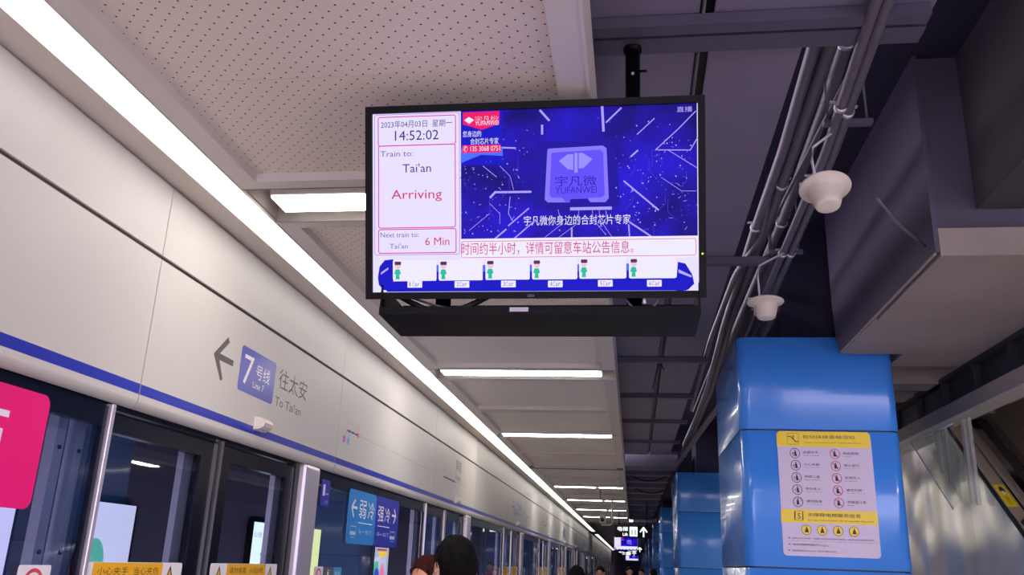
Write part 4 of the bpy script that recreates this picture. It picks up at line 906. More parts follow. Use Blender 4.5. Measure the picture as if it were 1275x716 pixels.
# mount: two black poles and the long shallow tray under the screen
t = empty('screen_mount', (-.30, 2.80, ZS), 'black pole mount with a long tray behind and below the large screen', 'mount')
for x in (.010, -.65):
    b = B(); b.tube([(x, 2.82, .84), (x, 2.82, ZS-.0)], .027, black_plastic, 20); p = build('pole', b, t)
    b = B(); b.lathe([(.0, 1.872), (.030, 1.872), (.034, 1.866), (.034, 1.83), (.029, 1.826), (.0271, 1.826)], x, 2.82, black_plastic, 20); build('flange', b, p)
    b = B(); b.tube([(x+.025, 2.80, 1.735), (x+.052, 2.80, 1.735)], .005, black_plastic, 8); b.tube([(x+.0, 2.796, 1.72), (x, 2.786, 1.72)], .006, steel, 8); build('bolt', b, p)
b = B(); b.box(-.80, .20, 2.74, 2.76, 1.0, 1.06, black_plastic); b.box(-.80, .20, 2.74, 2.76, 1.22, 1.28, black_plastic); b.box(-.80, -.77, 2.70, 2.79, .95, 1.3, black_plastic); b.box(.17, .20, 2.70, 2.79, .95, 1.3, black_plastic); build('bracket', b, t)
b = B()
b.box(-.815, .213, 2.62, 2.90, .757, .762, black_plastic); b.box(-.815, .213, 2.615, 2.62, .757, .782, black_plastic); b.box(-.815, .213, 2.896, 2.90, .762, .87, black_plastic)
b.box(-.815, -.810, 2.62, 2.896, .762, .86, black_plastic); b.box(.208, .213, 2.62, 2.896, .762, .86, black_plastic); build('tray', b, t)
b = B(); b.box(-.385, -.325, 2.612, 2.6149, .764, .778, mat('paper_tag', '#b8b0c0', .6)); build('tag', b, t)
for pts in ([(-.81+.5*i/12+.06, 2.68, .84-.055*math.sin(math.pi*i/12)) for i in range(13)][:8], [(-.04+.15*i/14, 2.66, .85-.075*math.sin(math.pi*i/14)) for i in range(15)]):
    b = B(); b.tube(pts, .004, conduit_grey, 6); build('cable', b, t)
b = B(); b.tube([(-.78+.32*i/12, 2.70, .85-.06*math.sin(math.pi*i/12)) for i in range(13)], .011, rubber, 8); build('cable', b, t)
b = B(); b.tube([(.035, 2.66, .85), (.04, 2.65, .815)], .003, print_white, 6); b.lathe([(0, .80), (.007, .80), (.004, .815), (0, .815)], .04, 2.65, print_white, 8); build('plug', b, t)

tv2 = big_screen(-.318, 41.3, 1.06, 'small distant hanging screen under the lit white arrow sign', full=False)
tv3 = big_screen(-.1, 78, .90, 'farthest hanging screen, below the other distant screen', full=False)
for x, y, l in ((-.318, 41.39, 'black pole holding the small distant screen'), (-.1, 78.09, 'black pole holding the farthest screen')):
    b = B(); b.tube([(x, y, 1.0), (x, y, 1.66)], .03, black_plastic, 8); build('hanging_pole', b, label=l, cat='pole')

# ================================================================== NOTICE ON THE COLUMN
t = empty('notice_board', (1.26, 5.9985, .112), 'white and yellow escalator notice on the front of the nearest blue column', 'sign')
NP = dict(paper=mat('notice_paper', '#cfc4e0', .45), yellow=mat('notice_yellow', '#f2d320', .4), black=mat('notice_black', '#2a2230', .5), red=mat('notice_red', '#d0305a', .5))
b = B(); cvt = Canvas(lambda u, v, h: (u, v, h), None, NP)
b.prism(cvt.rpts((0, 0, .600, .797), .024), -.004, 0, 'z', NP['paper'])
b.v = [(.960+p[0], 5.9955+p[2]+.0035, .114+p[1]) for p in b.v]; build('board', b, t)
cv = Canvas(lambda u, v, h: (.960+u, 5.9950-h, .114+v), t, NP); cv.draw([i for i in NOTICE if i[1] != 'board']); cv.flush()

# ================================================================== SIGNS ON THE GLASS
SG = dict(pink=mat('sign_magenta', '#f8107e', .35), white=print_white, light=mat('sign_light_blue', '#2c8ad8', .35), dark=mat('sign_dark_blue', '#2c2fae', .35), pale=mat('sign_pale', '#a8c8f0', .5))
def glass_sign(q, m, label, items, r=.03):
    t = empty('glass_sign', (XG+.002, (q[0]+q[2])/2, q[1]), label, 'sign')
    cvt = Canvas(None, None, SG); b = B()
    b.prism(cvt.rpts(q, r), 0, .004, 'z', SG[m]); b.v = [(XG-.008+p[2]+.006, p[0], p[1]) for p in b.v]; build('plate', b, t)
    cv = Canvas(lambda u, v, h: (XG+.002+h, u, v), t, SG); cv.draw(items); cv.flush()
glass_sign((1.20, .109, 2.637, .477), 'pink', 'magenta sign with white characters on the glass at the left edge',
           [('text', 'lettering', 'white', (2.16, .16, 2.455, .398), '雨'), ('text', 'lettering', 'white', (1.80, .16, 2.10, .398), '下'), ('text', 'lettering', 'white', (1.45, .16, 1.74, .398), '天')], r=.035)
glass_sign((5.886, .091, 6.548, .456), 'light', 'light blue left half of the cool carriage sign on the glass',
           [('line', 'arrow', 'white', [(6.075, .335), (5.955, .335)], .018), ('line', 'arrow', 'white', [(6.02, .385), (5.955, .335), (6.01, .275)], .018),
            ('text', 'lettering', 'white', (6.125, .270, 6.295, .395), '弱'), ('text', 'lettering', 'white', (6.345, .270, 6.505, .395), '冷'), ('line', 'lettering', 'white', [(6.13, .238), (6.47, .238)], .006),
            ('text', 'lettering', 'pale', (6.15, .160, 6.46, .195), '车一车门'), ('frame', 'pictogram', 'pale', (5.955, .150, 6.09, .212), .006), ('rect', 'pictogram', 'pale', (5.96, .155, 6.085, .175)), ('line', 'pictogram', 'pale', [(5.98, .135), (6.065, .135)], .006)])
glass_sign((6.552, .091, 7.213, .456), 'dark', 'dark blue right half of the cold carriage sign on the glass',
           [('text', 'lettering', 'white', (6.605, .270, 6.765, .385), '强'), ('text', 'lettering', 'white', (6.80, .270, 6.95, .385), '冷'),
            ('line', 'arrow', 'white', [(7.01, .335), (7.125, .335)], .018), ('line', 'arrow', 'white', [(7.07, .385), (7.125, .335), (7.07, .280)], .018), ('line', 'lettering', 'white', [(6.62, .238), (6.95, .238)], .006),
            ('text', 'lettering', 'pale', (6.62, .160, 6.93, .195), '车一车门'), ('frame', 'pictogram', 'pale', (6.99, .150, 7.13, .212), .006), ('rect', 'pictogram', 'pale', (6.995, .155, 7.125, .175)), ('line', 'pictogram', 'pale', [(7.01, .135), (7.105, .135)], .006)])
glass_sign((5.315, .302, 5.470, .464), 'dark', 'small dark blue sticker with the number one at the edge of the glass',
           [('text', 'lettering', 'white', (5.345, .365, 5.385, .435), '1'), ('rect', 'lettering', 'pale', (5.40, .375, 5.45, .382)), ('text', 'lettering', 'pale', (5.385, .318, 5.455, .338), '1车')], r=.01)

# ================================================================== LIT HANGING SIGNS
SL = dict(w=glow('sign_lit_white', '#f4fff8', 2.2), d=glow('sign_lit_dim', '#b8c8b8', 1.0))
def hang_sign(x0, x1, y, z0, z1, label, full=True):
    t = empty('hanging_sign', ((x0+x1)/2, y, z0), label, 'sign', 'lit signs hanging over the platform')
    b = B(); b.bbox(x0, x1, y, y+.09, z0, z1, black_plastic, c=.006); build('case', b, t)
    for x in (x0+.12, x1-.12):
        b = B(); b.tube([(x, y+.045, z1), (x, y+.045, ZC+.2 if y < 35 else 1.66)], .012, black_plastic, 8); build('hanger', b, t)
    W_ = x1-x0; h = z1-z0
    for P in ((lambda u, v, e: (x0+u, y-e, z0+v)), (lambda u, v, e: (x1-u, y+.09+e, z0+v))):
        cv = Canvas(P, t, SL, step=.0001)
        cv.draw([('text', 'lettering', 'w', (.08, h*.52, .36*W_, h*.88), '电梯'), ('text', 'lettering', 'w', (.22*W_, h*.14, .36*W_, h*.38), 'Lift'),
                 ('rrect', 'pictogram', 'w', (.41*W_, h*.12, .62*W_, h*.88), .01), ('rect', 'pictogram', 'd', (.44*W_, h*.22, .50*W_, h*.66)), ('rect', 'pictogram', 'd', (.53*W_, h*.22, .59*W_, h*.66)),
                 ('line', 'arrow', 'w', [(.79*W_, h*.12), (.79*W_, h*.82)], .035), ('line', 'arrow', 'w', [(.70*W_, h*.50), (.79*W_, h*.84), (.88*W_, h*.50)], .035)])
        cv.flush()
hang_sign(-.50, .50, 25.0, .80, 1.13, 'lit black sign with lift characters and an upward arrow, above the distant screen')
hang_sign(-.50, .58, 48.0, .80, 1.10, 'lit sign peeping out on the right behind the small distant screen')
hang_sign(-1.0, .35, 60.0, .80, 1.06, 'farthest lit sign, left of the farthest screen')
b = B()
b.tube([(-.45, 20, 1.56), (-.45, 20, .98), (-.46, 20, .93), (-.50, 20, .90), (-.70, 20, .90)], .022, white_plastic, 10); root = empty('security_camera', (-.45, 20, 1.56), 'white security camera on a bent white pipe below the far ceiling', 'camera')
build('pipe', b, root); b = B(); b.bbox(-.74, -.60, 19.9, 20.15, .93, 1.12, white_plastic, c=.015); hb = build('housing', b, root)
b = B(); b.tube([(-.67, 19.9, 1.0), (-.67, 19.86, 1.0)], .045, rubber, 14); build('lens', b, hb)
# tiny ceiling detectors hanging over the platform: cable only
b = B(); b.tube([(-.66, 18.25, 1.57), (-.66, 18.25, 1.30)], .008, rubber, 6); build('hanging_cable', b, label='thin dark cable hanging from the far false ceiling', cat='cable')

# ================================================================== CONDUITS
def conduit(pts, r, label, group='grey conduits along the bare soffit', clamps=()):
    t = empty('conduit', pts[0], label, 'pipe', group)
    # smooth the bends
    P = [Vector(p) for p in pts]; Q = [P[0]]
    for i in range(1, len(P)-1):
        for f in (.85, 1.0): pass
        a, c = P[i]+(P[i-1]-P[i]).normalized()*min(.12, (P[i-1]-P[i]).length*.3), P[i]+(P[i+1]-P[i]).normalized()*min(.12, (P[i+1]-P[i]).length*.3)
        for k in range(5): f = k/4; Q.append(a*(1-f)**2+P[i]*2*f*(1-f)+c*f*f)
    Q.append(P[-1]); b = B(); b.tube(Q, r, conduit_grey, 12); build('tube', b, t)
    for y in clamps:
        for a, c in zip(P[:-1], P[1:]):
            if a.y <= y < c.y:
                p = a+(c-a)*((y-a.y)/(c.y-a.y)); b = B()
                b.lathe([(r+.001, -.012), (r+.006, -.012), (r+.006, .012), (r+.001, .012)], 0, 0, steel, 14)
                b.v = [(p.x+v[0], p.y+v[2], p.z+v[1]) for v in b.v]; b.box(p.x-r-.02, p.x+r+.02, p.y-.01, p.y+.01, p.z+r, p.z+r+.006, steel); build('clamp', b, t)
ZP = 1.84
def cp(xz, zy, z=ZP): return (xz*z, z/zy, z)
conduit([(.80, -1.5, ZP), cp(.444, .711), cp(.466, .561), cp(.480, .495), cp(.503, .290, 1.80), (.955, 9.3, 1.76), (.80, 13.5, 1.74), (.74, 15.2, 1.72)], .021, 'left one of the two pale parallel conduits running past the white domes', clamps=(3.3, 4.0, 5.0, 6.2))
conduit([(.85, -1.5, ZP), cp(.466, .711), cp(.485, .561), cp(.500, .495), cp(.535, .290, 1.80), (.99, 9.3, 1.76), (.84, 13.5, 1.74), (.78, 15.2, 1.72)], .021, 'right one of the two pale parallel conduits running past the white domes', clamps=(3.35, 4.05, 5.0, 6.2))
ZQ = 1.95
conduit([(.70, -1.5, ZQ), (.70, 2.84, ZQ), cp(.375, .50, ZQ), cp(.375, .40, ZQ), cp(.39, .275, ZQ), cp(.43, .20, ZQ-.1), (.80, 14.5, 1.80)], .026, 'leftmost thick conduit beside the edge of the soffit boards', clamps=(4.9,))
conduit([(.765, -1.5, ZQ), (.765, 2.84, ZQ), cp(.40, .52, ZQ), cp(.405, .44, ZQ), cp(.415, .275, ZQ), cp(.455, .20, ZQ-.1), (.85, 14.5, 1.78)], .028, 'second thick conduit from the soffit boards', clamps=(4.3,))
conduit([(.86, -1.5, 2.08), (.86, 2.9, 2.08), (.90, 3.7, 2.08), (.92, 5.0, 2.06), (.88, 8.0, 1.98), (.80, 13.8, 1.86)], .030, 'shadowed conduit higher up between the two pairs', clamps=(3.2, 5.1))
conduit([(.74, 4.45, 1.96), (.78, 5.0, 1.93), (.70, 5.7, 1.92), (.68, 7.4, 1.92), (.70, 10.5, 1.84)], .022, 'short bent conduit starting near the nearer white dome')
conduit([(.91, 3.0, 1.98), (.86, 4.3, 1.99), (.80, 5.6, 1.97), (.78, 7.6, 1.93), (.76, 11.0, 1.9)], .010, 'thin cable weaving between the conduits')
conduit([(1.05, 3.6, 1.56), (1.20, 3.82, 1.52), (1.379, 4.05, 1.50)], .007, 'thin stay rod from the nearer white dome to the concrete beam')
for i, (y, l) in enumerate(((3.45, 'strut bracket holding the pale conduits above the nearer white dome'), (5.05, 'strut bracket holding the pale conduits beyond the nearer white dome'), (9.0, 'strut bracket holding the conduits above the near column edge'))):
    b = B(); x0, x1 = (.82, 1.02) if i < 2 else (.86, 1.08); z = 1.80 - (.0 if i < 2 else .05)
    b.box(x0, x1, y-.02, y+.02, z+.035, z+.055, galv); b.tube([(x0+.02, y, z+.05), (x0+.02, y, ZV)], .005, galv, 6); b.tube([(x1-.02, y, z+.05), (x1-.02, y, ZV)], .005, galv, 6)
    build('strut_bracket', b, label=l, cat='bracket', group='brackets carrying the conduits')
# sagging dark cables among the far beams
for i, (x, y, l) in enumerate(((-.05, 17.1, 'sagging black cable across the far beams'), (.05, 19.9, 'second sagging black cable farther along the beams'))):
    b = B(); b.tube([(x+.7*k/12, y, 1.702-.10*math.sin(math.pi*k/12)) for k in range(13)], .012, rubber, 8); build('sagging_cable', b, label=l, cat='cable')
b = B(); b.tube([(.245, 8.03, 1.83), (.235, 8.1, 1.79), (.20, 8.35, 1.66)], .008, rubber, 6); b.tube([(.26, 8.03, 1.83), (.30, 8.08, 1.79)], .008, rubber, 6); build('cable_tail', b, label='short black cable tail dangling from the soffit gap', cat='cable')

# ================================================================== WHITE CEILING ANTENNAS
def dome(x, y, z, label, tilt=0, reach=.065):
    t = empty('dome_antenna', (x, y, z), label, 'antenna', 'white dome antennas under the conduits', rot=(tilt, 0, 0))
    b = B(); b.lathe([(0, .0), (.045, .0), (.096, -.002), (.103, -.007), (.104, -.012), (.100, -.016), (.084, -.021), (.073, -.028), (.068, -.040), (.062, -.066), (.053, -.096), (.049, -.106), (.042, -.111), (.02, -.112), (0, -.112)], 0, 0, mat('dome_white', '#ddd2c6', .42), 48)
    build('dome', b, t, local=True)
    b = B(); b.lathe([(0, .004), (.03, .004), (.03, .012), (.012, .014), (.012, .03), (0, .03)], -.02, 0, steel, 16); build('connector', b, t, local=True)
    b = B(); b.tube([(-.03, 0, .01), (-.034, 0, .14), (-.02, 0, .22), (reach, 0, .30)], .006, print_white, 8); b.tube([(.0, 0, .006), (-.10, 0, .012)], .009, print_white, 8); build('feed_cable', b, t, local=True)
dome(.795, 3.41, 1.535, 'nearer and larger white dome antenna, to the right of the large screen', math.radians(-17))
dome(.768, 4.93, 1.505, 'farther and smaller white dome antenna above the blue column', math.radians(-4), .125)

# ================================================================== ESCALATOR
SL_ = .76                                       # rise per metre run
def pl(y): return 1.165 + SL_*(y-7.06)
t = empty('escalator', (2.9, 4.0, ZF), 'stainless steel clad escalator rising behind the near column', 'escalator')
for i, (ya, yc) in enumerate(((1.6, 3.4), (3.4, 5.1), (5.1, 6.75), (6.75, 7.80), (7.80, 9.3), (9.3, 11.0))):
    # seams lean with the incline, as the cladding sheets do
    g = .003; b = B(); za, zc = pl(ya), pl(yc); bot = lambda y: max(ZF, pl(y)-2.6 if y > 8.5 else ZF)
    lean = .0
    prof = [(ya+g, bot(ya)), (yc-g, bot(yc)), (yc-g, max(zc, ZF+.02)), (ya+g, max(za, ZF+.01))]
    b.prism(prof, 2.40, 2.415, 'x', mat('escalator_steel', '#fff8ec', .24, metal=.75, noise=.04, nscale=2.2, bump=1.0, bdist=.045, detail=0)); build('side_cladding', b, t)
def slope_box(x0, x1, o0, o1, m, y0=2.6, y1=11):
    b = B(); b.prism([(y0, pl(y0)+o0), (y1, pl(y1)+o0), (y1, pl(y1)+o1), (y0, pl(y0)+o1)], x0, x1, 'x', m); return b
build('edge_trim', slope_box(2.392, 2.40, -.02, .006, rubber), t)
deck = build('outer_deck', slope_box(2.40, 2.56, -.05, .0, mat('deck_steel', '#cdbfa8', .35, metal=.5)), t)
build('deck_rail', slope_box(2.485, 2.50, .001, .014, chrome), deck)
build('skirt', slope_box(2.56, 2.575, -.75, .02, mat('skirt_steel', '#9d9488', .35, metal=.5)), t)
build('handrail', slope_box(2.545, 2.60, .02, .05, chrome), t)
b = B(); n = 22; y0 = 3.0
for i in range(n):
    ya = y0+i*.36; za = pl(ya)-.70; b.box(2.58, 3.10, ya, ya+.36, za-.30, za+.0, dark_metal)
    for k in range(6): b.box(2.60+k*.085, 2.62+k*.085, ya-.004, ya, za-.27, za-.01, galv)
build('steps', b, t, kind='stuff')
build('skirt', slope_box(3.10, 3.12, -.95, -.60, mat('skirt_steel', '#8d8478', .35)), t)
build('handrail', slope_box(3.08, 3.14, -.60, -.56, chrome), t)
build('outer_deck', slope_box(3.12, 3.34, -.70, -.64, mat('deck_steel', '#a89c88', .3)), t)
build('balustrade', slope_box(3.14, 3.155, -.60, 1.3, mat('brown_panel', '#b0a494', .5)), t)
# yellow caution sticker and its chrome boss
y_ = 2.44/.394
def deckpt(u, v, h): return (2.415+v*.065, y_+.10+u, pl(y_+.10+u)+.001+h)
b = B(); cv = Canvas(deckpt, deck, dict(y=mat('notice_yellow', '#f2d320', .4), k=mat('notice_black', '#2a2230', .5), w=print_white))
cv.draw([('rect', 'caution_sticker', 'y', (-.15, -.05, .06, 1.0)), ('oval', 'caution_sticker', 'k', (-.03, .3, .04, .8)), ('oval', 'caution_sticker', 'w', (-.04, .35, -.0, .7)), ('text', 'caution_lettering', 'k', (-.13, .25, -.05, .75), '小心碰头')]); cv.flush()
b = B(); b.lathe([(0, .03), (.02, .028), (.035, .02), (.045, .004), (.05, 0)], 0, 0, chrome, 20); b.v = [(2.47+v[0], y_-.20+v[1], pl(y_-.20+v[1])+v[2]) for v in b.v]; build('boss', b, deck)
# clear triangular guard with hanging strips
t = empty('guard', (2.36, 7.3, 1.11), 'clear plastic guard with hanging strips where the escalator meets the beam', 'guard')
b = B(); b.prism([(7.78, 1.108), (6.75, 1.108), (6.75, .56), (6.95, .50)], 2.345, 2.350, 'x', clear_thin); build('triangle_plate', b, t)
b = B(); b.tube([(2.347, 7.78, 1.108), (2.347, 6.95, .50)], .006, print_white, 6); b.tube([(2.347, 7.78, 1.104), (2.347, 6.75, 1.104)], .006, print_white, 6); build('plate_edge', b, t)
for i, (y, x, zl) in enumerate(((7.05, 2.335, .78), (6.93, 2.345, .70), (6.52, 2.335, .52), (6.45, 2.345, .50), (7.12, 2.345, .86))):
    b = B(); b.prism([(x, y), (x+.02, y-.004), (x+.02, y+.055), (x, y+.05)], zl, 1.10, 'z', clear); 
    build('strip', b, t)
# white lamps over the far escalator hall
for i, (x, y) in enumerate(((4.6, 3.0), (4.6, 7.5), (7.5, 5.0), (7.5, 10.0), (4.0, 13.0))):
    tt = empty('hall_lamp', (x, y, 1.36), '%s lamp over the hall behind the escalator' % (['nearest']+ORD)[i], 'lamp', 'lamps over the hall behind the escalator')
    b = B(); b.bbox(x-.1, x+.1, y-.7, y+.7, 1.33, 1.385, white_plastic, c=.008); build('housing', b, tt)
    b = B(); b.box(x-.08, x+.08, y-.68, y+.68, 1.322, 1.33, mat('hall_lamp_glow', '#ffffff', .4, emit='#ffeed8', power=14)); build('diffuser', b, tt)

# ================================================================== PEOPLE
skin = mat('skin', '#d89a80', .5, bump=.05, nscale=60); skin.node_tree.nodes['Principled BSDF'].inputs['Subsurface Weight'].default_value = .12
def hair_mat(n, c): 
    m = mat(n, c, .85, noise=.35, nscale=90, bump=.6, spec=.15); return m
black_hair = hair_mat('black_hair', '#0a0809'); brown_hair = hair_mat('brown_hair', '#3a1614')
def loft(b, rings, m, seg=20, capb=True, capt=True):
    "rings: (cx, cy, z, rx, ry)"
    o = len(b.v); k = b.mi(m)
    for cx, cy, z, rx, ry in rings:
        for j in range(seg):
            a = 2*math.pi*j/seg; b.v.append((cx+rx*math.cos(a), cy+ry*math.sin(a), z))
    for i in range(len(rings)-1):
        for j in range(seg):
            b.f.append([o+i*seg+j, o+i*seg+(j+1) % seg, o+(i+1)*seg+(j+1) % seg, o+(i+1)*seg+j]); b.m.append(k); b.smooth.append(True)
    if capb: b.f.append([o+j for j in range(seg)][::-1]); b.m.append(k); b.smooth.append(True)
    if capt: b.f.append([o+(len(rings)-1)*seg+j for j in range(seg)]); b.m.append(k); b.smooth.append(True)
def skin_body(verts, edges, radii):
    me = bpy.data.meshes.new('body'); me.from_pydata(verts, edges, [])
    o = bpy.data.objects.new('body', me); C.objects.link(o)
    md = o.modifiers.new('s', 'SKIN'); 
    for i, r in enumerate(radii): me.skin_vertices[0].data[i].radius = r
    me.skin_vertices[0].data[0].use_root = True
    sb = o.modifiers.new('d', 'SUBSURF'); sb.levels = sb.render_levels = 2
    bpy.context.view_layer.update(); dg = bpy.context.evaluated_depsgraph_get()
    m2 = bpy.data.meshes.new_from_object(o.evaluated_get(dg)); vs = [v.co[:] for v in m2.vertices]; fs = [list(p.vertices) for p in m2.polygons]
    bpy.data.objects.remove(o); return vs, fs
def figure(x, y, top, turn, label, shirt, trousers, hair_m, longhair=False, detail=True):
    """a standing adult; local metres, facing +Y before the turn, then scaled to the height `top` above the floor"""
    t = empty('person', (x, y, ZF), label, 'person', rot=(0, 0, turn)); S = top/1.74
    V = [(0, 0, .95), (0, 0, 1.10), (0, -.01, 1.28), (0, -.01, 1.42), (0, .0, 1.50), (0, .01, 1.57)]; E = [(0, 1), (1, 2), (2, 3), (3, 4), (4, 5)]; R = [(.155, .115), (.14, .105), (.165, .12), (.12, .09), (.055, .055), (.052, .055)]
    for s in (-1, 1):
        k = len(V); V += [(s*.09, 0, .86), (s*.10, .01, .50), (s*.105, -.02, .10), (s*.11, .10, .045)]; E += [(0, k), (k, k+1), (k+1, k+2), (k+2, k+3)]; R += [(.09, .095), (.058, .062), (.042, .045), (.035, .035)]
        k = len(V); V += [(s*.185, -.01, 1.40), (s*.24, -.02, 1.12), (s*.25, .05, .88), (s*.25, .08, .80)]; E += [(3, k), (k, k+1), (k+1, k+2), (k+2, k+3)]; R += [(.055, .055), (.042, .042), (.028, .030), (.020, .034)]
        for f in range(4):
            q = len(V); fx = s*.25+(f-1.5)*.004; fy = .06+f*.018
            V += [(fx, fy+.01, .765), (fx-s*.01, fy+.015, .70+.008*abs(f-1.5))]; E += [(k+3, q), (q, q+1)]; R += [(.010, .010), (.007, .007)]
        q = len(V); V += [(s*.235, .115, .79), (s*.225, .125, .75)]; E += [(k+3, q), (q, q+1)]; R += [(.011, .011), (.008, .008)]
    vs, fs = skin_body(V, E, R); sc = lambda b: setattr(b, 'v', [(v[0]*S, v[1]*S, v[2]*S) for v in b.v]) or b
    # head as part of the body mesh: one continuous skin
    b = B(); b.add(vs, fs, skin, True)
    hc = Vector((0, .02, 1.635)); b2 = B(); o = 0; N, Mr = 28, 20
    hv = []; 
    for i in range(Mr+1):
        ph = math.pi*i/Mr; zz = math.cos(ph)
        for j in range(N):
            th = 2*math.pi*j/N; dx, dy = math.sin(ph)*math.cos(th), math.sin(ph)*math.sin(th)
            rx, ry, rz = .074, .095, .112
            if zz < 0: rx *= 1-.25*(-zz)**1.2; 
            px, py, pz = dx*rx, dy*ry, zz*rz
            if dy > 0:                                        # face side
                if zz < -.1: py *= 1-.10*(-zz)
                py += .016*math.exp(-((px/.012)**2+((pz+.018)/.020)**2))        # nose
                py -= .007*math.exp(-(((abs(px)-.030)/.014)**2+((pz-.008)/.012)**2))  # eye sockets
                py += .005*math.exp(-((px/.022)**2+((pz+.055)/.008)**2))       # lips
                py += .006*math.exp(-((px/.024)**2+((pz+.092)/.014)**2))       # chin
            elif zz < -.35: py *= .82
            hv.append((px+hc.x, py+hc.y, pz+hc.z))
    b.add(hv, [[i*N+j, i*N+(j+1) % N, (i+1)*N+(j+1) % N, (i+1)*N+j] for i in range(Mr) for j in range(N)], skin, True)
    body = build('body', sc(b), t, local=True)
    for s in (-1, 1):
        b = B(); q = []
        for k in range(14):
            a = 2*math.pi*k/14; q.append((s*(.076+.010*(1 if math.cos(a) < .2 else .2)), .008-.017*math.cos(a)*1.0, 1.628+.032*math.sin(a)))
        q2 = [(s*.070, .012+(v[1]-.008)*.8, 1.628+(v[2]-1.628)*.85) for v in q]; q3 = [(s*.082, .008+(v[1]-.008)*.55, 1.630+(v[2]-1.628)*.55) for v in q]
        b.add(q2+q+q3, [[r*14+i, r*14+(i+1) % 14, (r+1)*14+(i+1) % 14, (r+1)*14+i] for r in range(2) for i in range(14)] + [list(range(28, 42))], skin, True); build('ear', sc(b), t, local=True)
        if detail:
            b = B(); e = Vector((s*.030, .104, 1.643)); 
            b.lathe([(0, -.010), (.007, -.008), (.010, -.002), (.010, .002), (.007, .008), (0, .010)], 0, 0, print_white, 12); b.v = [(v[0]+e.x, v[1]*.6+e.y-.004, v[2]*.8+e.z) for v in b.v]
            b.tube([(e.x, e.y+.0015, e.z), (e.x, e.y+.0035, e.z)], .0045, rubber, 10); build('eye', sc(b), t, local=True)
    if detail:
        b = B(); b.tube([(-.022, .118, 1.582), (0, .124, 1.583), (.022, .118, 1.582)], .0035, mat('lips', '#a05550', .5), 6); build('mouth', sc(b), t, local=True)
    # hair: a lumpy cap that comes down at the back and sides
    b = B(); N, Mr = 44, 22; hv = []; rnd = random.Random(int(abs(x)*100+y*7))
    lump = [(rnd.uniform(0, 6.28), rnd.uniform(3, 9), rnd.uniform(2, 6)) for _ in range(8)]
    for i in range(Mr+1):
        for j in range(N):
            th = 2*math.pi*j/N; front = max(0, math.sin(th)); back = max(0, -math.sin(th))
            low = .62*math.pi+(.16*math.pi*back)-(.27*math.pi*front)
            side = abs(math.cos(th))
            if True: low -= .17*math.pi*math.exp(-(min(th % math.pi, math.pi-th % math.pi)/.32)**2)   # around the ears
            if longhair: low = .66*math.pi - .33*math.pi*front**.7
            ph = low*i/Mr; zz = math.cos(ph); k = 1+sum(.0035*math.sin(a+c*th+d*ph) for a, c, d in lump)
            th_ = .013*(1-.55*(i/Mr)**3)
            rx, ry, rz = .074+th_, .097+th_, .112+.018
            if zz < 0: rx *= 1-.18*(-zz)**1.2; ry *= 1-.16*(-zz) if math.sin(th) < 0 else 1
            px, py, pz = math.sin(ph)*math.cos(th)*rx*k, math.sin(ph)*math.sin(th)*ry*k, zz*rz*k
            hv.append((px, py+.018, pz+1.636))
    b.add(hv, [[i*N+j, i*N+(j+1) % N, (i+1)*N+(j+1) % N, (i+1)*N+j] for i in range(Mr) for j in range(N)], hair_m, True)
    inner = [(p[0]*.90, (p[1]-.018)*.90+.018, (p[2]-1.636)*.90+1.636) for p in hv[-N:]]
    b.add(hv[-N:]+inner, [[j, (j+1) % N, N+(j+1) % N, N+j] for j in range(N)], hair_m, True)
    if longhair:
        loft(b, [(0, -.06, 1.36, .075, .035), (0, -.065, 1.46, .088, .045), (0, -.05, 1.56, .088, .058), (0, -.03, 1.63, .086, .070), (0, -.01, 1.70, .075, .07)], hair_m)
    hr = build('hair', sc(b), t, local=True)
    # tufts
    b = B()
    for k in range(90 if detail else 0):
        th = rnd.uniform(math.pi*.95, math.pi*2.05) if rnd.random() < .7 else rnd.uniform(0, 6.28); ph = rnd.uniform(.05, .60)*math.pi
        if math.sin(th) > 0: ph = min(ph, .33*math.pi)
        P = lambda ph, r: Vector((math.sin(ph)*math.cos(th)*(.087+r), math.sin(ph)*math.sin(th)*(.110+r)+.018, math.cos(ph)*(.129+r)+1.636))
        b.tube([P(ph, -.004), P(ph+.10, .0025), P(ph+.20, .002), P(ph+.28, -.004)], [.0015, .002, .0015, .0006], hair_m, 5)
    if detail: build('hair_strands', sc(b), hr, local=True, kind='stuff')
    # clothes
    b = B(); loft(b, [(0, 0, .90, .175, .125), (0, 0, 1.05, .165, .125), (0, -.01, 1.25, .19, .14), (0, -.01, 1.37, .195, .125), (0, -.005, 1.44, .15, .10), (0, 0, 1.475, .085, .078), (0, .0, 1.50, .062, .064)], shirt, 24)
    for s in (-1, 1):
        b.tube([(s*.15, -.01, 1.42), (s*.20, -.01, 1.37), (s*.24, -.02, 1.12), (s*.252, .04, .90)], [.065, .066, .056, .044], shirt, 14)
    sh = build('shirt', sc(b), t, local=True)
    b = B(); b.lathe([(.060, 1.485), (.066, 1.49), (.064, 1.525), (.058, 1.523)], 0, 0, shirt, 24); build('collar', sc(b), sh, local=True)
    b = B(); loft(b, [(0, 0, .80, .17, .12), (0, 0, .93, .168, .122)], trousers, 20)
    for s in (-1, 1): b.tube([(s*.085, 0, .88), (s*.095, .0, .70), (s*.10, .01, .50), (s*.105, -.015, .09)], [.095, .088, .072, .062], trousers, 14)
    build('trousers', sc(b), t, local=True)
    for s in (-1, 1):
        b = B(); b.bbox(s*.11-.045, s*.11+.045, -.075, .175, 0, .085, rubber, c=.02); build('shoe', sc(b), t, local=True)
    return t, S
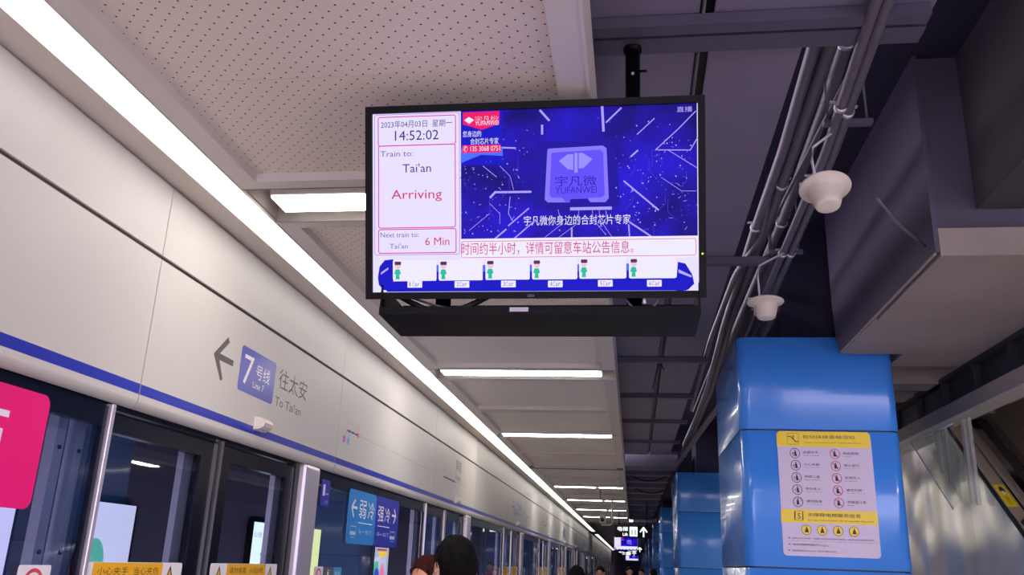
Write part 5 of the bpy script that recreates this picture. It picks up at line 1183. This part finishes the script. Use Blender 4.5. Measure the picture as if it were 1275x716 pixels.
cl = lambda n, c: mat('cloth_'+n, c, .9, noise=.1, nscale=40, bump=.1)
p1, S = figure(-.705, 3.60, 1.798, math.radians(36), 'man with short black hair seen from behind, wearing a white mask strap', cl('navy', '#2a3044'), cl('black', '#1c1c22'), black_hair)
b = B()
for s in (-1, 1):
    b.tube([(s*.068*S, .085*S, 1.60*S), (s*.080*S, .04*S, 1.615*S), (s*.0835*S, -.004*S, 1.635*S), (s*.085*S, -.010*S, 1.612*S), (s*.079*S, .03*S, 1.585*S), (s*.066*S, .085*S, 1.570*S)], .0018*S, print_white, 6)
mk_ = B(); mk_.v = []
build('mask_strap', b, p1, local=True)
b = B(); n = 9; vs = []
for i in range(n):
    for j in range(7):
        u = -1+2*i/(n-1); v = j/6; x_ = .068*u; vs.append((x_*S, (.130-.048*u*u-.012*(1-math.sin(math.pi*v)))*S, (1.545+.075*v)*S))
b.add(vs, [[i*7+j, (i+1)*7+j, (i+1)*7+j+1, i*7+j+1] for i in range(n-1) for j in range(6)], print_white, True); build('face_mask', b, p1, local=True)
figure(-1.01, 4.48, 1.725, math.radians(150), 'woman with reddish brown hair beside the man in the mask strap', cl('rose', '#8a5a60'), cl('grey', '#4a4a52'), brown_hair, longhair=True)
figure(-.50, 8.1, 1.705, math.radians(5), 'dark haired person standing farther down the platform, seen from behind', cl('olive', '#4a4a3a'), cl('black', '#1c1c22'), black_hair, detail=False)
figure(-.60, 17.0, 1.72, math.radians(170), 'distant person left of the far screens', cl('tan', '#8a7058'), cl('black', '#1c1c22'), black_hair, detail=False)
figure(-.10, 24.0, 1.74, math.radians(190), 'distant person in a red top near the far columns', cl('red', '#8a2f38'), cl('grey', '#4a4a52'), black_hair, detail=False)
figure(.25, 27.0, 1.70, math.radians(160), 'distant person in pale clothes near the far columns', cl('pale', '#c8c0c4'), cl('grey', '#4a4a52'), brown_hair, detail=False)
figure(.45, 20.5, 1.71, math.radians(20), 'distant person standing beside the blue columns', cl('blue', '#38507a'), cl('black', '#1c1c22'), black_hair, detail=False)
